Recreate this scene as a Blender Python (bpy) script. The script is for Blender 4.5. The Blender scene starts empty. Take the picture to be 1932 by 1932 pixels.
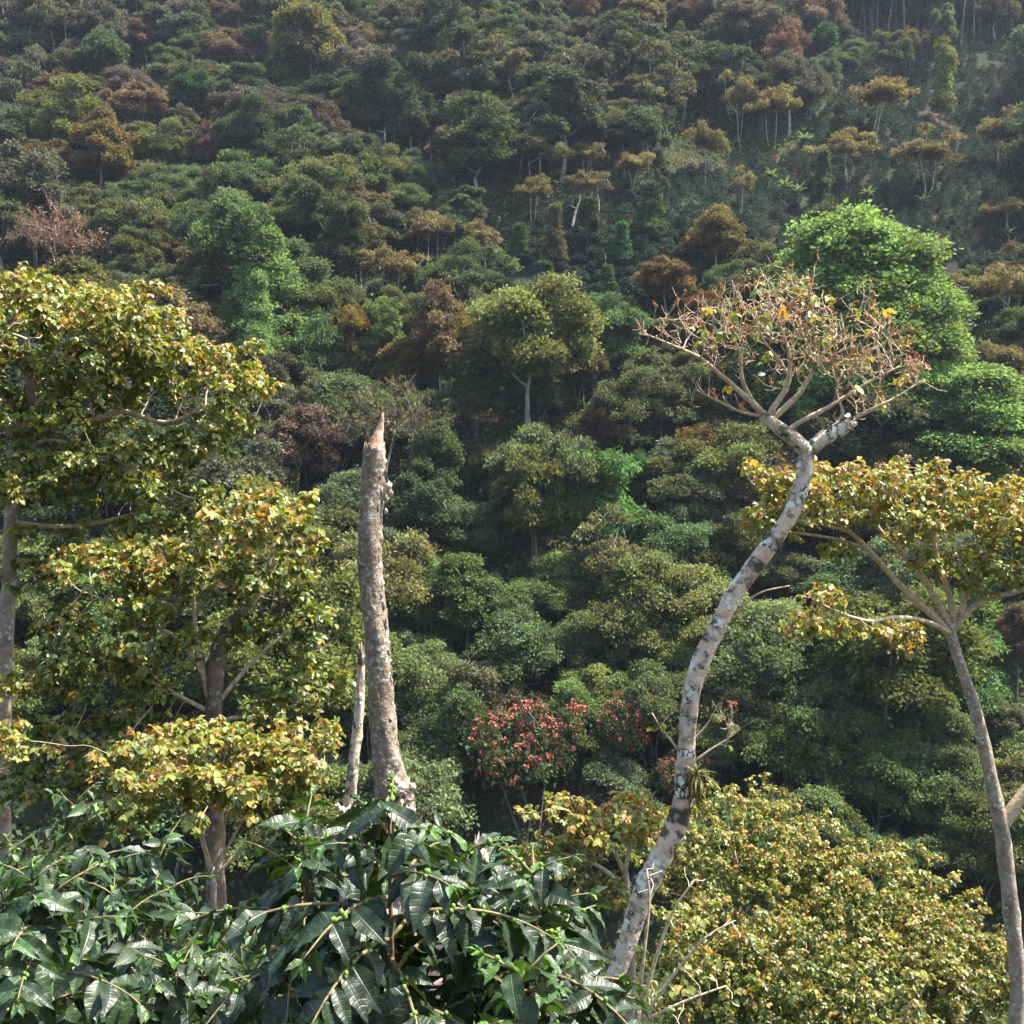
import bpy, math, random
import numpy as np
from mathutils import Vector

rng = np.random.default_rng(11)
random.seed(11)
C = bpy.context.scene
COL = C.collection
PI = math.pi

# ------------------------------------------------------------------ camera
PITCH = math.radians(-5.0)
HALF = 0.45
FWD = np.array([0, math.cos(PITCH), math.sin(PITCH)])
UPV = np.array([0, -math.sin(PITCH), math.cos(PITCH)])
RGT = np.array([1.0, 0, 0])
S = 966.0


def P(px, py, d):
    """world point of picture position (0..1932) at depth d"""
    return d * (FWD + (px / S - 1) * HALF * RGT - (py / S - 1) * HALF * UPV)


def project(p):
    p = np.asarray(p, float)
    d = p @ FWD
    return np.stack([(p @ RGT / d / HALF + 1) * S, (1 - p @ UPV / d / HALF) * S, d], -1)


cam_d = bpy.data.cameras.new('camera')
cam = bpy.data.objects.new('camera', cam_d)
COL.objects.link(cam)
cam.rotation_euler = (PI / 2 + PITCH, 0, 0)
cam_d.sensor_width = 36
cam_d.lens = 18 / HALF
cam_d.clip_start = 0.05
cam_d.clip_end = 3000
C.camera = cam

# ------------------------------------------------------------------ light
SUN_EL, SUN_AZ = math.radians(61), math.radians(76)      # azimuth from +Y towards +X
SD = Vector((math.cos(SUN_EL) * math.sin(SUN_AZ), math.cos(SUN_EL) * math.cos(SUN_AZ), math.sin(SUN_EL)))
sl = bpy.data.lights.new('sun', 'SUN')
sl.energy = 4.6
sl.angle = math.radians(0.55)
sl.color = (1.0, 0.94, 0.84)
so = bpy.data.objects.new('sun', sl)
COL.objects.link(so)
so.rotation_euler = SD.to_track_quat('Z', 'Y').to_euler()
w = bpy.data.worlds.new('World')
C.world = w
w.use_nodes = True
nt = w.node_tree
nt.nodes.clear()
sky = nt.nodes.new('ShaderNodeTexSky')
sky.sky_type = 'NISHITA'
sky.sun_disc = False
sky.sun_elevation = SUN_EL
sky.sun_rotation = SUN_AZ
sky.air_density = 1.0
sky.dust_density = 2.0
bg = nt.nodes.new('ShaderNodeBackground')
bg.inputs[1].default_value = 0.15
out = nt.nodes.new('ShaderNodeOutputWorld')
nt.links.new(sky.outputs[0], bg.inputs[0])
nt.links.new(bg.outputs[0], out.inputs[0])
C.view_settings.view_transform = 'Standard'
C.view_settings.look = 'None'
C.view_settings.gamma = 1
C.view_settings.exposure = 1.8
cy = C.cycles
cy.max_bounces = 6
cy.diffuse_bounces = 3
cy.glossy_bounces = 2
cy.transmission_bounces = 3
cy.volume_bounces = 0
cy.use_denoising = True
try:
    cy.volume_step_rate = 4
    cy.volume_max_steps = 32
except Exception:
    pass

# ------------------------------------------------------------------ materials
def new_mat(name):
    m = bpy.data.materials.new(name)
    m.use_nodes = True
    t = m.node_tree
    t.nodes.clear()
    return m, t, t.nodes, t.links


def N(nodes, kind, **kw):
    n = nodes.new(kind)
    for k, v in kw.items():
        if k.startswith('i'):
            n.inputs[int(k[1:])].default_value = v
        else:
            setattr(n, k, v)
    return n


def ramp(nodes, stops, interp='LINEAR'):
    r = nodes.new('ShaderNodeValToRGB')
    e = r.color_ramp.elements
    r.color_ramp.interpolation = interp
    while len(e) < len(stops):
        e.new(0.5)
    for k, (p, c) in enumerate(stops):
        e[k].position = p
        e[k].color = (*c, 1)
    return r


def mixc(nodes, links, fac, a, b, mode='MIX'):
    m = nodes.new('ShaderNodeMix')
    m.data_type = 'RGBA'
    m.blend_type = mode
    for sock, v in ((m.inputs[0], fac), (m.inputs[6], a), (m.inputs[7], b)):
        if hasattr(v, 'is_linked'):
            links.new(v, sock)
        elif isinstance(v, (int, float)):
            sock.default_value = v
        else:
            sock.default_value = (*v, 1)
    return m.outputs[2]


def leaf_shader(t, nodes, links, colour, rough, spec, trans, tint=(1.25, 1.2, 0.55), normal=None, rough_sock=None):
    b = nodes.new('ShaderNodeBsdfPrincipled')
    b.inputs['Roughness'].default_value = rough
    b.inputs['Specular IOR Level'].default_value = spec
    links.new(colour, b.inputs['Base Color'])
    tr = nodes.new('ShaderNodeBsdfTranslucent')
    tc = mixc(nodes, links, 1.0, colour, tint, 'MULTIPLY')
    links.new(tc, tr.inputs[0])
    if normal is not None:
        links.new(normal, b.inputs['Normal'])
    mx = nodes.new('ShaderNodeMixShader')
    mx.inputs[0].default_value = trans
    links.new(b.outputs[0], mx.inputs[1])
    links.new(tr.outputs[0], mx.inputs[2])
    o = nodes.new('ShaderNodeOutputMaterial')
    links.new(mx.outputs[0], o.inputs[0])


def attr(nodes, name):
    a = nodes.new('ShaderNodeAttribute')
    a.attribute_name = name
    return a.outputs['Fac']


def mat_hill_foliage(name='hill_foliage', rough=0.7, spec=0.18, trans=0.40):
    """leaves of the trees across the valley: colour of the tree, varied leaf by leaf and spray by spray"""
    m, t, nodes, links = new_mat(name)
    oi = nodes.new('ShaderNodeObjectInfo')
    hsv = nodes.new('ShaderNodeHueSaturation')
    mr = N(nodes, 'ShaderNodeMapRange', i3=0.62, i4=1.42)
    links.new(attr(nodes, 'rnd'), mr.inputs[0])
    cl = N(nodes, 'ShaderNodeMapRange', i3=0.62, i4=1.42)
    links.new(attr(nodes, 'clump'), cl.inputs[0])
    mu = N(nodes, 'ShaderNodeMath', operation='MULTIPLY')
    links.new(mr.outputs[0], mu.inputs[0])
    links.new(cl.outputs[0], mu.inputs[1])
    links.new(mu.outputs[0], hsv.inputs['Value'])
    hu = N(nodes, 'ShaderNodeMapRange', i3=0.478, i4=0.52)
    links.new(attr(nodes, 'clump'), hu.inputs[0])
    links.new(hu.outputs[0], hsv.inputs['Hue'])
    links.new(oi.outputs['Color'], hsv.inputs['Color'])
    leaf_shader(t, nodes, links, hsv.outputs[0], rough, spec, trans)
    return m


def mat_shade_leaf():
    """big thin shade-tree leaflets: green, yellow-green, dusty and orange-brown ones side by side"""
    m, t, nodes, links = new_mat('shade_tree_leaf')
    age = attr(nodes, 'age')
    r = ramp(nodes, [(0.0, (0.085, 0.108, 0.038)), (0.2, (0.125, 0.175, 0.036)), (0.38, (0.205, 0.245, 0.046)), (0.54, (0.30, 0.30, 0.066)),
                     (0.68, (0.36, 0.27, 0.07)), (0.82, (0.33, 0.16, 0.045)), (1.0, (0.21, 0.08, 0.028))])
    links.new(age, r.inputs[0])
    hsv = nodes.new('ShaderNodeHueSaturation')
    mr = N(nodes, 'ShaderNodeMapRange', i3=0.65, i4=1.3)
    links.new(attr(nodes, 'rnd'), mr.inputs[0])
    links.new(mr.outputs[0], hsv.inputs['Value'])
    links.new(r.outputs[0], hsv.inputs['Color'])
    oi = nodes.new('ShaderNodeObjectInfo')
    c = mixc(nodes, links, 1.0, hsv.outputs[0], oi.outputs['Color'], 'MULTIPLY')
    # midrib and a little mottling
    geo = nodes.new('ShaderNodeTexCoord')
    no = N(nodes, 'ShaderNodeTexNoise')
    no.inputs['Scale'].default_value = 30
    links.new(geo.outputs['Object'], no.inputs['Vector'])
    mm = N(nodes, 'ShaderNodeMapRange', i1=0.3, i2=0.7, i3=0.75, i4=1.15)
    links.new(no.outputs[0], mm.inputs[0])
    c = mixc(nodes, links, 1.0, c, mm.outputs[0], 'MULTIPLY')
    leaf_shader(t, nodes, links, c, 0.40, 0.5, 0.34, (1.3, 1.15, 0.5))
    return m


def mat_coffee_leaf():
    m, t, nodes, links = new_mat('coffee_leaf')
    age = attr(nodes, 'age')
    r = ramp(nodes, [(0.0, (0.017, 0.032, 0.013)), (0.45, (0.030, 0.060, 0.017)), (0.75, (0.07, 0.15, 0.03)), (1.0, (0.15, 0.27, 0.05))])
    links.new(age, r.inputs[0])
    hsv = nodes.new('ShaderNodeHueSaturation')
    mr = N(nodes, 'ShaderNodeMapRange', i3=0.7, i4=1.35)
    links.new(attr(nodes, 'rnd'), mr.inputs[0])
    links.new(mr.outputs[0], hsv.inputs['Value'])
    links.new(r.outputs[0], hsv.inputs['Color'])
    uv = nodes.new('ShaderNodeUVMap')
    sx = nodes.new('ShaderNodeSeparateXYZ')
    links.new(uv.outputs[0], sx.inputs[0])
    ab = N(nodes, 'ShaderNodeMath', operation='ABSOLUTE')
    links.new(sx.outputs[0], ab.inputs[0])
    rib = N(nodes, 'ShaderNodeMapRange', i1=0.0, i2=0.10, i3=1.0, i4=0.0)
    links.new(ab.outputs[0], rib.inputs[0])
    # side veins slanting up from the midrib
    ph = N(nodes, 'ShaderNodeMath', operation='MULTIPLY_ADD', i1=-0.55)
    links.new(ab.outputs[0], ph.inputs[0])
    k = N(nodes, 'ShaderNodeMath', operation='MULTIPLY', i1=9.0)
    links.new(sx.outputs[1], k.inputs[0])
    links.new(k.outputs[0], ph.inputs[2])
    fr = N(nodes, 'ShaderNodeMath', operation='PINGPONG', i1=0.5)
    links.new(ph.outputs[0], fr.inputs[0])
    vein = N(nodes, 'ShaderNodeMapRange', i1=0.0, i2=0.16, i3=0.5, i4=0.0)
    links.new(fr.outputs[0], vein.inputs[0])
    mxv = N(nodes, 'ShaderNodeMath', operation='MAXIMUM')
    links.new(rib.outputs[0], mxv.inputs[0])
    links.new(vein.outputs[0], mxv.inputs[1])
    fac = N(nodes, 'ShaderNodeMath', operation='MULTIPLY', i1=0.22)
    links.new(mxv.outputs[0], fac.inputs[0])
    c = mixc(nodes, links, fac.outputs[0], hsv.outputs[0], (0.07, 0.13, 0.04))
    # blemishes
    tc = nodes.new('ShaderNodeTexCoord')
    no = N(nodes, 'ShaderNodeTexNoise')
    no.inputs['Scale'].default_value = 55
    no.inputs['Detail'].default_value = 4
    links.new(tc.outputs['Object'], no.inputs['Vector'])
    bl = N(nodes, 'ShaderNodeMapRange', i1=0.68, i2=0.76, i3=0.0, i4=0.5)
    links.new(no.outputs[0], bl.inputs[0])
    c = mixc(nodes, links, bl.outputs[0], c, (0.11, 0.12, 0.045))
    bump = nodes.new('ShaderNodeBump')
    bump.inputs['Strength'].default_value = 0.35
    bump.inputs['Distance'].default_value = 0.004
    inv = N(nodes, 'ShaderNodeMath', operation='SUBTRACT', i0=1.0)
    links.new(mxv.outputs[0], inv.inputs[1])
    links.new(inv.outputs[0], bump.inputs['Height'])
    leaf_shader(t, nodes, links, c, 0.42, 0.5, 0.2, (1.9, 2.0, 0.5), bump.outputs[0])
    return m


def mat_bark(name, base, dark, lichen, lichen_scale, lichen_amount, ring=None, warm=None, scale=1.0, bump_d=0.012, dk=(0.36, 0.62), wr=(0.48, 0.62)):
    m, t, nodes, links = new_mat(name)
    tc = nodes.new('ShaderNodeTexCoord')
    mp = nodes.new('ShaderNodeMapping')
    mp.inputs['Scale'].default_value = (scale, scale, scale)
    links.new(tc.outputs['Object'], mp.inputs[0])
    n1 = N(nodes, 'ShaderNodeTexNoise')
    n1.inputs['Scale'].default_value = 6
    n1.inputs['Detail'].default_value = 8
    n1.inputs['Roughness'].default_value = 0.7
    links.new(mp.outputs[0], n1.inputs['Vector'])
    f1 = N(nodes, 'ShaderNodeMapRange', i1=dk[0], i2=dk[1])
    links.new(n1.outputs[0], f1.inputs[0])
    c = mixc(nodes, links, f1.outputs[0], dark, base)
    if warm:
        n4 = N(nodes, 'ShaderNodeTexNoise')
        n4.inputs['Scale'].default_value = 2.3
        n4.inputs['Detail'].default_value = 3
        links.new(mp.outputs[0], n4.inputs['Vector'])
        f4 = N(nodes, 'ShaderNodeMapRange', i1=wr[0], i2=wr[1])
        links.new(n4.outputs[0], f4.inputs[0])
        c = mixc(nodes, links, f4.outputs[0], c, warm)
    vo = N(nodes, 'ShaderNodeTexVoronoi')
    vo.inputs['Scale'].default_value = lichen_scale
    nd = N(nodes, 'ShaderNodeTexNoise')
    nd.inputs['Scale'].default_value = lichen_scale * 1.7
    nd.inputs['Detail'].default_value = 4
    links.new(mp.outputs[0], nd.inputs['Vector'])
    dv = mixc(nodes, links, 0.12, mp.outputs[0], nd.outputs[1], 'ADD')
    links.new(dv, vo.inputs['Vector'])
    f2 = N(nodes, 'ShaderNodeMapRange', i1=lichen_amount, i2=lichen_amount - 0.1)
    links.new(vo.outputs['Distance'], f2.inputs[0])
    n3 = N(nodes, 'ShaderNodeTexNoise')
    n3.inputs['Scale'].default_value = 3.1
    n3.inputs['Detail'].default_value = 5
    links.new(mp.outputs[0], n3.inputs['Vector'])
    f3 = N(nodes, 'ShaderNodeMapRange', i1=0.40, i2=0.56)
    links.new(n3.outputs[0], f3.inputs[0])
    fm = N(nodes, 'ShaderNodeMath', operation='MULTIPLY')
    links.new(f2.outputs[0], fm.inputs[0])
    links.new(f3.outputs[0], fm.inputs[1])
    c = mixc(nodes, links, fm.outputs[0], c, lichen)
    if ring:
        wv = N(nodes, 'ShaderNodeTexNoise')
        wv.noise_dimensions = '1D'
        wv.inputs['Scale'].default_value = 5
        al = attr(nodes, 'along')
        w2 = N(nodes, 'ShaderNodeMath', operation='MULTIPLY_ADD', i1=0.25)
        links.new(n3.outputs[0], w2.inputs[0])
        links.new(al, w2.inputs[2])
        links.new(w2.outputs[0], wv.inputs['W'])
        fr = N(nodes, 'ShaderNodeMapRange', i1=0.52, i2=0.62, i3=0.0, i4=0.75)
        links.new(wv.outputs[0], fr.inputs[0])
        c = mixc(nodes, links, fr.outputs[0], c, ring)
    b = nodes.new('ShaderNodeBsdfPrincipled')
    b.inputs['Roughness'].default_value = 0.85
    b.inputs['Specular IOR Level'].default_value = 0.2
    links.new(c, b.inputs['Base Color'])
    bump = nodes.new('ShaderNodeBump')
    bump.inputs['Strength'].default_value = 0.8
    bump.inputs['Distance'].default_value = bump_d
    n5 = N(nodes, 'ShaderNodeTexNoise')
    n5.inputs['Scale'].default_value = 22
    n5.inputs['Detail'].default_value = 6
    links.new(mp.outputs[0], n5.inputs['Vector'])
    ad = N(nodes, 'ShaderNodeMath', operation='ADD')
    links.new(n5.outputs[0], ad.inputs[0])
    links.new(fm.outputs[0], ad.inputs[1])
    links.new(ad.outputs[0], bump.inputs['Height'])
    links.new(bump.outputs[0], b.inputs['Normal'])
    o = nodes.new('ShaderNodeOutputMaterial')
    links.new(b.outputs[0], o.inputs[0])
    return m


def mat_plain(name, c1, c2, scale=8.0, rough=0.8, use_obj=False):
    m, t, nodes, links = new_mat(name)
    tc = nodes.new('ShaderNodeTexCoord')
    n1 = N(nodes, 'ShaderNodeTexNoise')
    n1.inputs['Scale'].default_value = scale
    n1.inputs['Detail'].default_value = 6
    links.new(tc.outputs['Object'], n1.inputs['Vector'])
    f1 = N(nodes, 'ShaderNodeMapRange', i1=0.36, i2=0.64)
    links.new(n1.outputs[0], f1.inputs[0])
    c = mixc(nodes, links, f1.outputs[0], c1, c2)
    if use_obj:
        oi = nodes.new('ShaderNodeObjectInfo')
        c = mixc(nodes, links, 1.0, c, oi.outputs['Color'], 'MULTIPLY')
    b = nodes.new('ShaderNodeBsdfPrincipled')
    b.inputs['Roughness'].default_value = rough
    b.inputs['Specular IOR Level'].default_value = 0.25
    links.new(c, b.inputs['Base Color'])
    bump = nodes.new('ShaderNodeBump')
    bump.inputs['Strength'].default_value = 0.5
    bump.inputs['Distance'].default_value = 0.01
    links.new(n1.outputs[0], bump.inputs['Height'])
    links.new(bump.outputs[0], b.inputs['Normal'])
    o = nodes.new('ShaderNodeOutputMaterial')
    links.new(b.outputs[0], o.inputs[0])
    return m


def mat_ground():
    m, t, nodes, links = new_mat('hillside_soil')
    tc = nodes.new('ShaderNodeTexCoord')
    n1 = N(nodes, 'ShaderNodeTexNoise')
    n1.inputs['Scale'].default_value = 0.12
    n1.inputs['Detail'].default_value = 9
    n1.inputs['Roughness'].default_value = 0.65
    links.new(tc.outputs['Object'], n1.inputs['Vector'])
    r = ramp(nodes, [(0.40, (0.022, 0.03, 0.012)), (0.52, (0.04, 0.045, 0.018)), (0.60, (0.07, 0.05, 0.03))])
    links.new(n1.outputs[0], r.inputs[0])
    n2 = N(nodes, 'ShaderNodeTexNoise')
    n2.inputs['Scale'].default_value = 0.085
    n2.inputs['Detail'].default_value = 7
    links.new(tc.outputs['Object'], n2.inputs['Vector'])
    r2 = ramp(nodes, [(0.30, (0.06, 0.075, 0.03)), (0.42, (0.018, 0.024, 0.013)), (0.58, (0.026, 0.022, 0.015)), (0.70, (0.13, 0.078, 0.05))])
    links.new(n2.outputs[0], r2.inputs[0])
    c = mixc(nodes, links, attr(nodes, 'field'), r.outputs[0], r2.outputs[0])
    b = nodes.new('ShaderNodeBsdfPrincipled')
    b.inputs['Roughness'].default_value = 0.95
    b.inputs['Specular IOR Level'].default_value = 0.1
    links.new(c, b.inputs['Base Color'])
    bump = nodes.new('ShaderNodeBump')
    bump.inputs['Distance'].default_value = 0.4
    n3 = N(nodes, 'ShaderNodeTexNoise')
    n3.inputs['Scale'].default_value = 2.0
    n3.inputs['Detail'].default_value = 6
    links.new(tc.outputs['Object'], n3.inputs['Vector'])
    links.new(n3.outputs[0], bump.inputs['Height'])
    links.new(bump.outputs[0], b.inputs['Normal'])
    o = nodes.new('ShaderNodeOutputMaterial')
    links.new(b.outputs[0], o.inputs[0])
    return m


M_HILL = mat_hill_foliage()
M_HILLCOF = mat_hill_foliage('slope_coffee_foliage', 0.7, 0.12, 0.2)
M_SHADE = mat_shade_leaf()
M_COFFEE = mat_coffee_leaf()
M_GROUND = mat_ground()
M_TRUNK = mat_plain('hill_trunk', (0.10, 0.085, 0.07), (0.27, 0.25, 0.22), 1.2, use_obj=True)
M_STUMP = mat_bark('stump_bark', (0.31, 0.245, 0.185), (0.15, 0.11, 0.075), (0.46, 0.46, 0.39), 13, 0.47, bump_d=0.025)
M_LEAN = mat_bark('lichen_bark', (0.55, 0.43, 0.32), (0.085, 0.065, 0.05), (0.66, 0.66, 0.55), 15, 0.60, ring=(0.62, 0.43, 0.30), warm=(0.075, 0.055, 0.04), dk=(0.43, 0.55), wr=(0.505, 0.57))
M_SHADEBARK = mat_bark('shade_tree_bark', (0.36, 0.29, 0.22), (0.16, 0.12, 0.09), (0.46, 0.45, 0.38), 12, 0.40)
M_DARKBARK = mat_bark('dark_mossy_bark', (0.20, 0.15, 0.11), (0.07, 0.055, 0.04), (0.38, 0.38, 0.32), 12, 0.40)
M_TWIG = mat_plain('pale_twig', (0.32, 0.235, 0.14), (0.54, 0.43, 0.29), 20)
M_TWIGDARK = mat_plain('brown_twig', (0.20, 0.14, 0.09), (0.36, 0.27, 0.18), 20)
M_RAW = mat_plain('splintered_wood', (0.28, 0.15, 0.09), (0.55, 0.37, 0.27), 16)
M_ROT = mat_plain('rotten_wood', (0.32, 0.20, 0.15), (0.66, 0.52, 0.44), 26)
M_COFSTEM = mat_plain('coffee_stem', (0.10, 0.07, 0.05), (0.24, 0.18, 0.13), 30)
M_COFTWIG = mat_plain('coffee_twig', (0.12, 0.10, 0.045), (0.24, 0.19, 0.09), 40, 0.6)
M_BERRY = mat_plain('green_berry', (0.10, 0.20, 0.035), (0.17, 0.29, 0.06), 30, 0.35)
M_CHERRY = mat_plain('ripe_berry', (0.35, 0.02, 0.03), (0.45, 0.04, 0.05), 30, 0.3)
M_FLOWER = mat_plain('red_flower', (0.26, 0.082, 0.055), (0.36, 0.125, 0.088), 3)
M_MOSS = mat_plain('dry_moss', (0.12, 0.07, 0.02), (0.28, 0.15, 0.03), 30)
M_EPI = mat_plain('epiphyte_leaf', (0.14, 0.17, 0.04), (0.26, 0.26, 0.07), 20, 0.5)
M_BUD = mat_plain('dry_flower_stalk', (0.30, 0.12, 0.04), (0.48, 0.24, 0.09), 25)

# ------------------------------------------------------------------ mesh helpers
class MB:
    """collects vertices and faces, then makes ONE mesh object"""
    def __init__(self):
        self.v, self.q, self.t, self.a, self.uv = [], [], [], {}, []
        self.n = 0

    def add(self, V, quads=None, tris=None, uv=None, **attrs):
        V = np.asarray(V, np.float32)
        if quads is not None and len(quads):
            self.q.append(np.asarray(quads, np.int64) + self.n)
        if tris is not None and len(tris):
            self.t.append(np.asarray(tris, np.int64) + self.n)
        self.v.append(V)
        self.uv.append(np.zeros((len(V), 2), np.float32) if uv is None else np.asarray(uv, np.float32))
        for k in set(list(attrs) + list(self.a)):
            self.a.setdefault(k, [np.zeros(self.n, np.float32)] if self.n else [])
            x = attrs.get(k, 0.0)
            self.a[k].append(np.full(len(V), x, np.float32) if np.isscalar(x) else np.asarray(x, np.float32))
        self.n += len(V)

    def mesh(self, name, mat, smooth=True, use_uv=False):
        me = bpy.data.meshes.new(name)
        V = np.concatenate(self.v)
        q = np.concatenate(self.q) if self.q else np.zeros((0, 4), np.int64)
        t = np.concatenate(self.t) if self.t else np.zeros((0, 3), np.int64)
        me.vertices.add(len(V))
        me.vertices.foreach_set('co', V.ravel())
        idx = np.concatenate([q.ravel(), t.ravel()]).astype(np.int32)
        me.loops.add(len(idx))
        me.loops.foreach_set('vertex_index', idx)
        tot = np.concatenate([np.full(len(q), 4), np.full(len(t), 3)]).astype(np.int32)
        st = np.concatenate([[0], np.cumsum(tot)[:-1]]).astype(np.int32)
        me.polygons.add(len(tot))
        me.polygons.foreach_set('loop_start', st)
        me.polygons.foreach_set('loop_total', tot)
        me.polygons.foreach_set('use_smooth', np.full(len(tot), smooth))
        for k, xs in self.a.items():
            at = me.attributes.new(k, 'FLOAT', 'POINT')
            at.data.foreach_set('value', np.concatenate(xs))
        if use_uv:
            u = me.uv_layers.new(name='UVMap')
            u.data.foreach_set('uv', np.concatenate(self.uv)[idx].ravel())
        me.update(calc_edges=True)
        me.materials.append(mat)
        return me


def obj(name, me, parent=None, colour=None):
    o = bpy.data.objects.new(name, me)
    COL.objects.link(o)
    if parent is not None:
        o.parent = parent
    if colour is not None:
        o.color = (*colour, 1)
    return o


def tag(o, label, cat, group=None, kind=None):
    o['label'] = label
    o['category'] = cat
    if group:
        o['group'] = group
    if kind:
        o['kind'] = kind
    return o


def empty(name, loc):
    o = bpy.data.objects.new(name, None)
    COL.objects.link(o)
    o.location = [float(x) for x in loc]
    o.empty_display_size = 0.2
    return o


def norm(a):
    a = np.asarray(a, float)
    return a / np.maximum(np.linalg.norm(a, axis=-1, keepdims=True), 1e-9)


def smooth_line(pts, step):
    """Catmull-Rom through rows (x, y, z, r) resampled at about `step` metres"""
    p = np.asarray(pts, float)
    if len(p) == 2:
        n = max(2, int(np.linalg.norm(p[1, :3] - p[0, :3]) / step) + 1)
        return p[0] + (p[1] - p[0]) * np.linspace(0, 1, n)[:, None]
    e = np.vstack([2 * p[0] - p[1], p, 2 * p[-1] - p[-2]])
    e[:, 3:] = np.maximum(e[:, 3:], 1e-3)
    o = []
    for i in range(1, len(e) - 2):
        a, b, c, d = e[i - 1:i + 3]
        n = max(1, int(round(np.linalg.norm(c[:3] - b[:3]) / step)))
        u = np.arange(n)[:, None] / n
        o.append(0.5 * (2 * b + (c - a) * u + (2 * a - 5 * b + 4 * c - d) * u ** 2 + (3 * b - a - 3 * c + d) * u ** 3))
    o.append(p[-1:])
    r = np.vstack(o)
    r[:, 3:] = np.maximum(r[:, 3:], p[:, 3].min() * 0.8)
    return r


def frames(c):
    tn = norm(np.gradient(c, axis=0))
    ref = np.array([0.31, 0.17, 0.93]) if abs(tn[0] @ norm([0.31, 0.17, 0.93])) < 0.85 else np.array([1.0, 0.1, 0])
    us = np.zeros_like(c)
    u = norm(np.cross(tn[0], ref))
    for i in range(len(c)):
        u = norm(u - tn[i] * (u @ tn[i]))
        us[i] = u
    return tn, us, np.cross(tn, us)


def tube(mb, c, r, sides=6, rough=0.0, cap=True, seed=0, jag=None, **attrs):
    c = np.asarray(c, float)
    r = np.broadcast_to(np.asarray(r, float), (len(c),))
    tn, u, v = frames(c)
    th = np.arange(sides) * 2 * PI / sides
    rr = np.repeat(r[:, None], sides, 1)
    if rough:
        k = np.random.default_rng(seed)
        s = np.cumsum(np.r_[0, np.linalg.norm(np.diff(c, axis=0), axis=1)]) / max(r.mean(), 1e-3)
        f = np.zeros_like(rr)
        for _ in range(9):
            m_, w_, p_ = k.integers(1, 5), k.uniform(0.15, 1.6), k.uniform(0, 6.28)
            f += np.sin(m_ * th[None] + w_ * s[:, None] + p_) / (m_ ** 0.6)
        rr = rr * (1 + rough * f * 0.42 + rough * 0.4 * k.normal(size=rr.shape))
    V = c[:, None] + rr[..., None] * (np.cos(th)[None, :, None] * u[:, None] + np.sin(th)[None, :, None] * v[:, None])
    n = len(c)
    if jag is not None:                                   # ragged broken end: the last rings pulled along the axis
        V[-1] += tn[-1] * jag[:, None]
        V[-2] += tn[-2] * jag[:, None] * 0.5
    i = np.arange(n - 1)[:, None] * sides
    j = np.arange(sides)[None]
    q = np.stack([i + j, i + (j + 1) % sides, i + sides + (j + 1) % sides, i + sides + j], -1).reshape(-1, 4)
    V = V.reshape(-1, 3)
    tris = None
    at = dict(attrs)
    s_ = np.repeat(np.cumsum(np.r_[0, np.linalg.norm(np.diff(c, axis=0), axis=1)]), sides)
    if cap:
        e = len(V)
        dip = 0 if jag is None else -2.5 * r[-1]
        V = np.vstack([V, c[-1] + tn[-1] * dip, c[0]])
        s_ = np.r_[s_, s_[-1], 0]
        a = (n - 1) * sides + np.arange(sides)
        b = (n - 1) * sides + (np.arange(sides) + 1) % sides
        tris = np.vstack([np.stack([a, b, np.full(sides, e)], -1), np.stack([(np.arange(sides) + 1) % sides, np.arange(sides), np.full(sides, e + 1)], -1)])
    at['along'] = s_
    mb.add(V, q, tris, **at)


# leaf shapes: columns x (across), y (along), z (up); faces
def leaf_grid(ts, hw, xs, fold=0.25, curl=0.25, ripple=0.0, nr=8, wave=0.0):
    V, uv = [], []
    for t_, h in zip(ts, hw):
        for x in xs:
            z = fold * abs(x) * h - curl * t_ * t_
            if ripple:
                z += ripple * math.cos((t_ * nr - abs(x) * 0.55) * 2 * PI) * abs(x) * (1 - abs(x) * 0.3) * min(1, h * 8)
            if wave:
                z += wave * math.sin(t_ * 17 + (2 if x > 0 else 0)) * abs(x) ** 2 * h * 4
            V.append((x * h, t_, z))
            uv.append((x, t_))
    n = len(xs)
    q = [(i * n + j, i * n + j + 1, (i + 1) * n + j + 1, (i + 1) * n + j) for i in range(len(ts) - 1) for j in range(n - 1)]
    return np.array(V), np.array(q), np.array(uv)


L_FAR = (np.array([(0, 0, 0), (0.34, 0.5, 0.10), (0, 1, -0.06), (-0.34, 0.5, 0.10)]), np.array([(0, 1, 2, 3)]), None)
L_SPRAY = (np.array([(0, 0, 0), (0.15, 0.45, 0.03), (0, 1, -0.28), (-0.15, 0.45, 0.03)]), np.array([(0, 1, 2, 3)]), None)
L_SHADE = leaf_grid([0, 0.16, 0.45, 0.78, 1.0], [0.06, 0.30, 0.40, 0.24, 0.02], [-1, 0, 1], 0.32, 0.22)
_t = np.linspace(0, 1, 19)
_h = 0.235 * np.sin(PI * np.clip(_t, 0, 1) ** 0.86) ** 0.9 * (1 - 0.25 * _t)
_h[-3:] = [0.052, 0.028, 0.004]
_h[0] = 0.012
L_COFFEE = leaf_grid(_t, _h, [-1, -0.66, -0.33, 0, 0.33, 0.66, 1], 0.28, 0.30, 0.020, 8, 0.04)
_t2 = np.linspace(0, 1, 9)
_h2 = 0.24 * np.sin(PI * _t2 ** 0.86) ** 0.9 * (1 - 0.2 * _t2)
_h2[-2:] = [0.06, 0.004]
_h2[0] = 0.012
L_COFFEE_MID = leaf_grid(_t2, _h2, [-1, -0.5, 0, 0.5, 1], 0.30, 0.36, 0.02, 4, 0.04)


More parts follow.
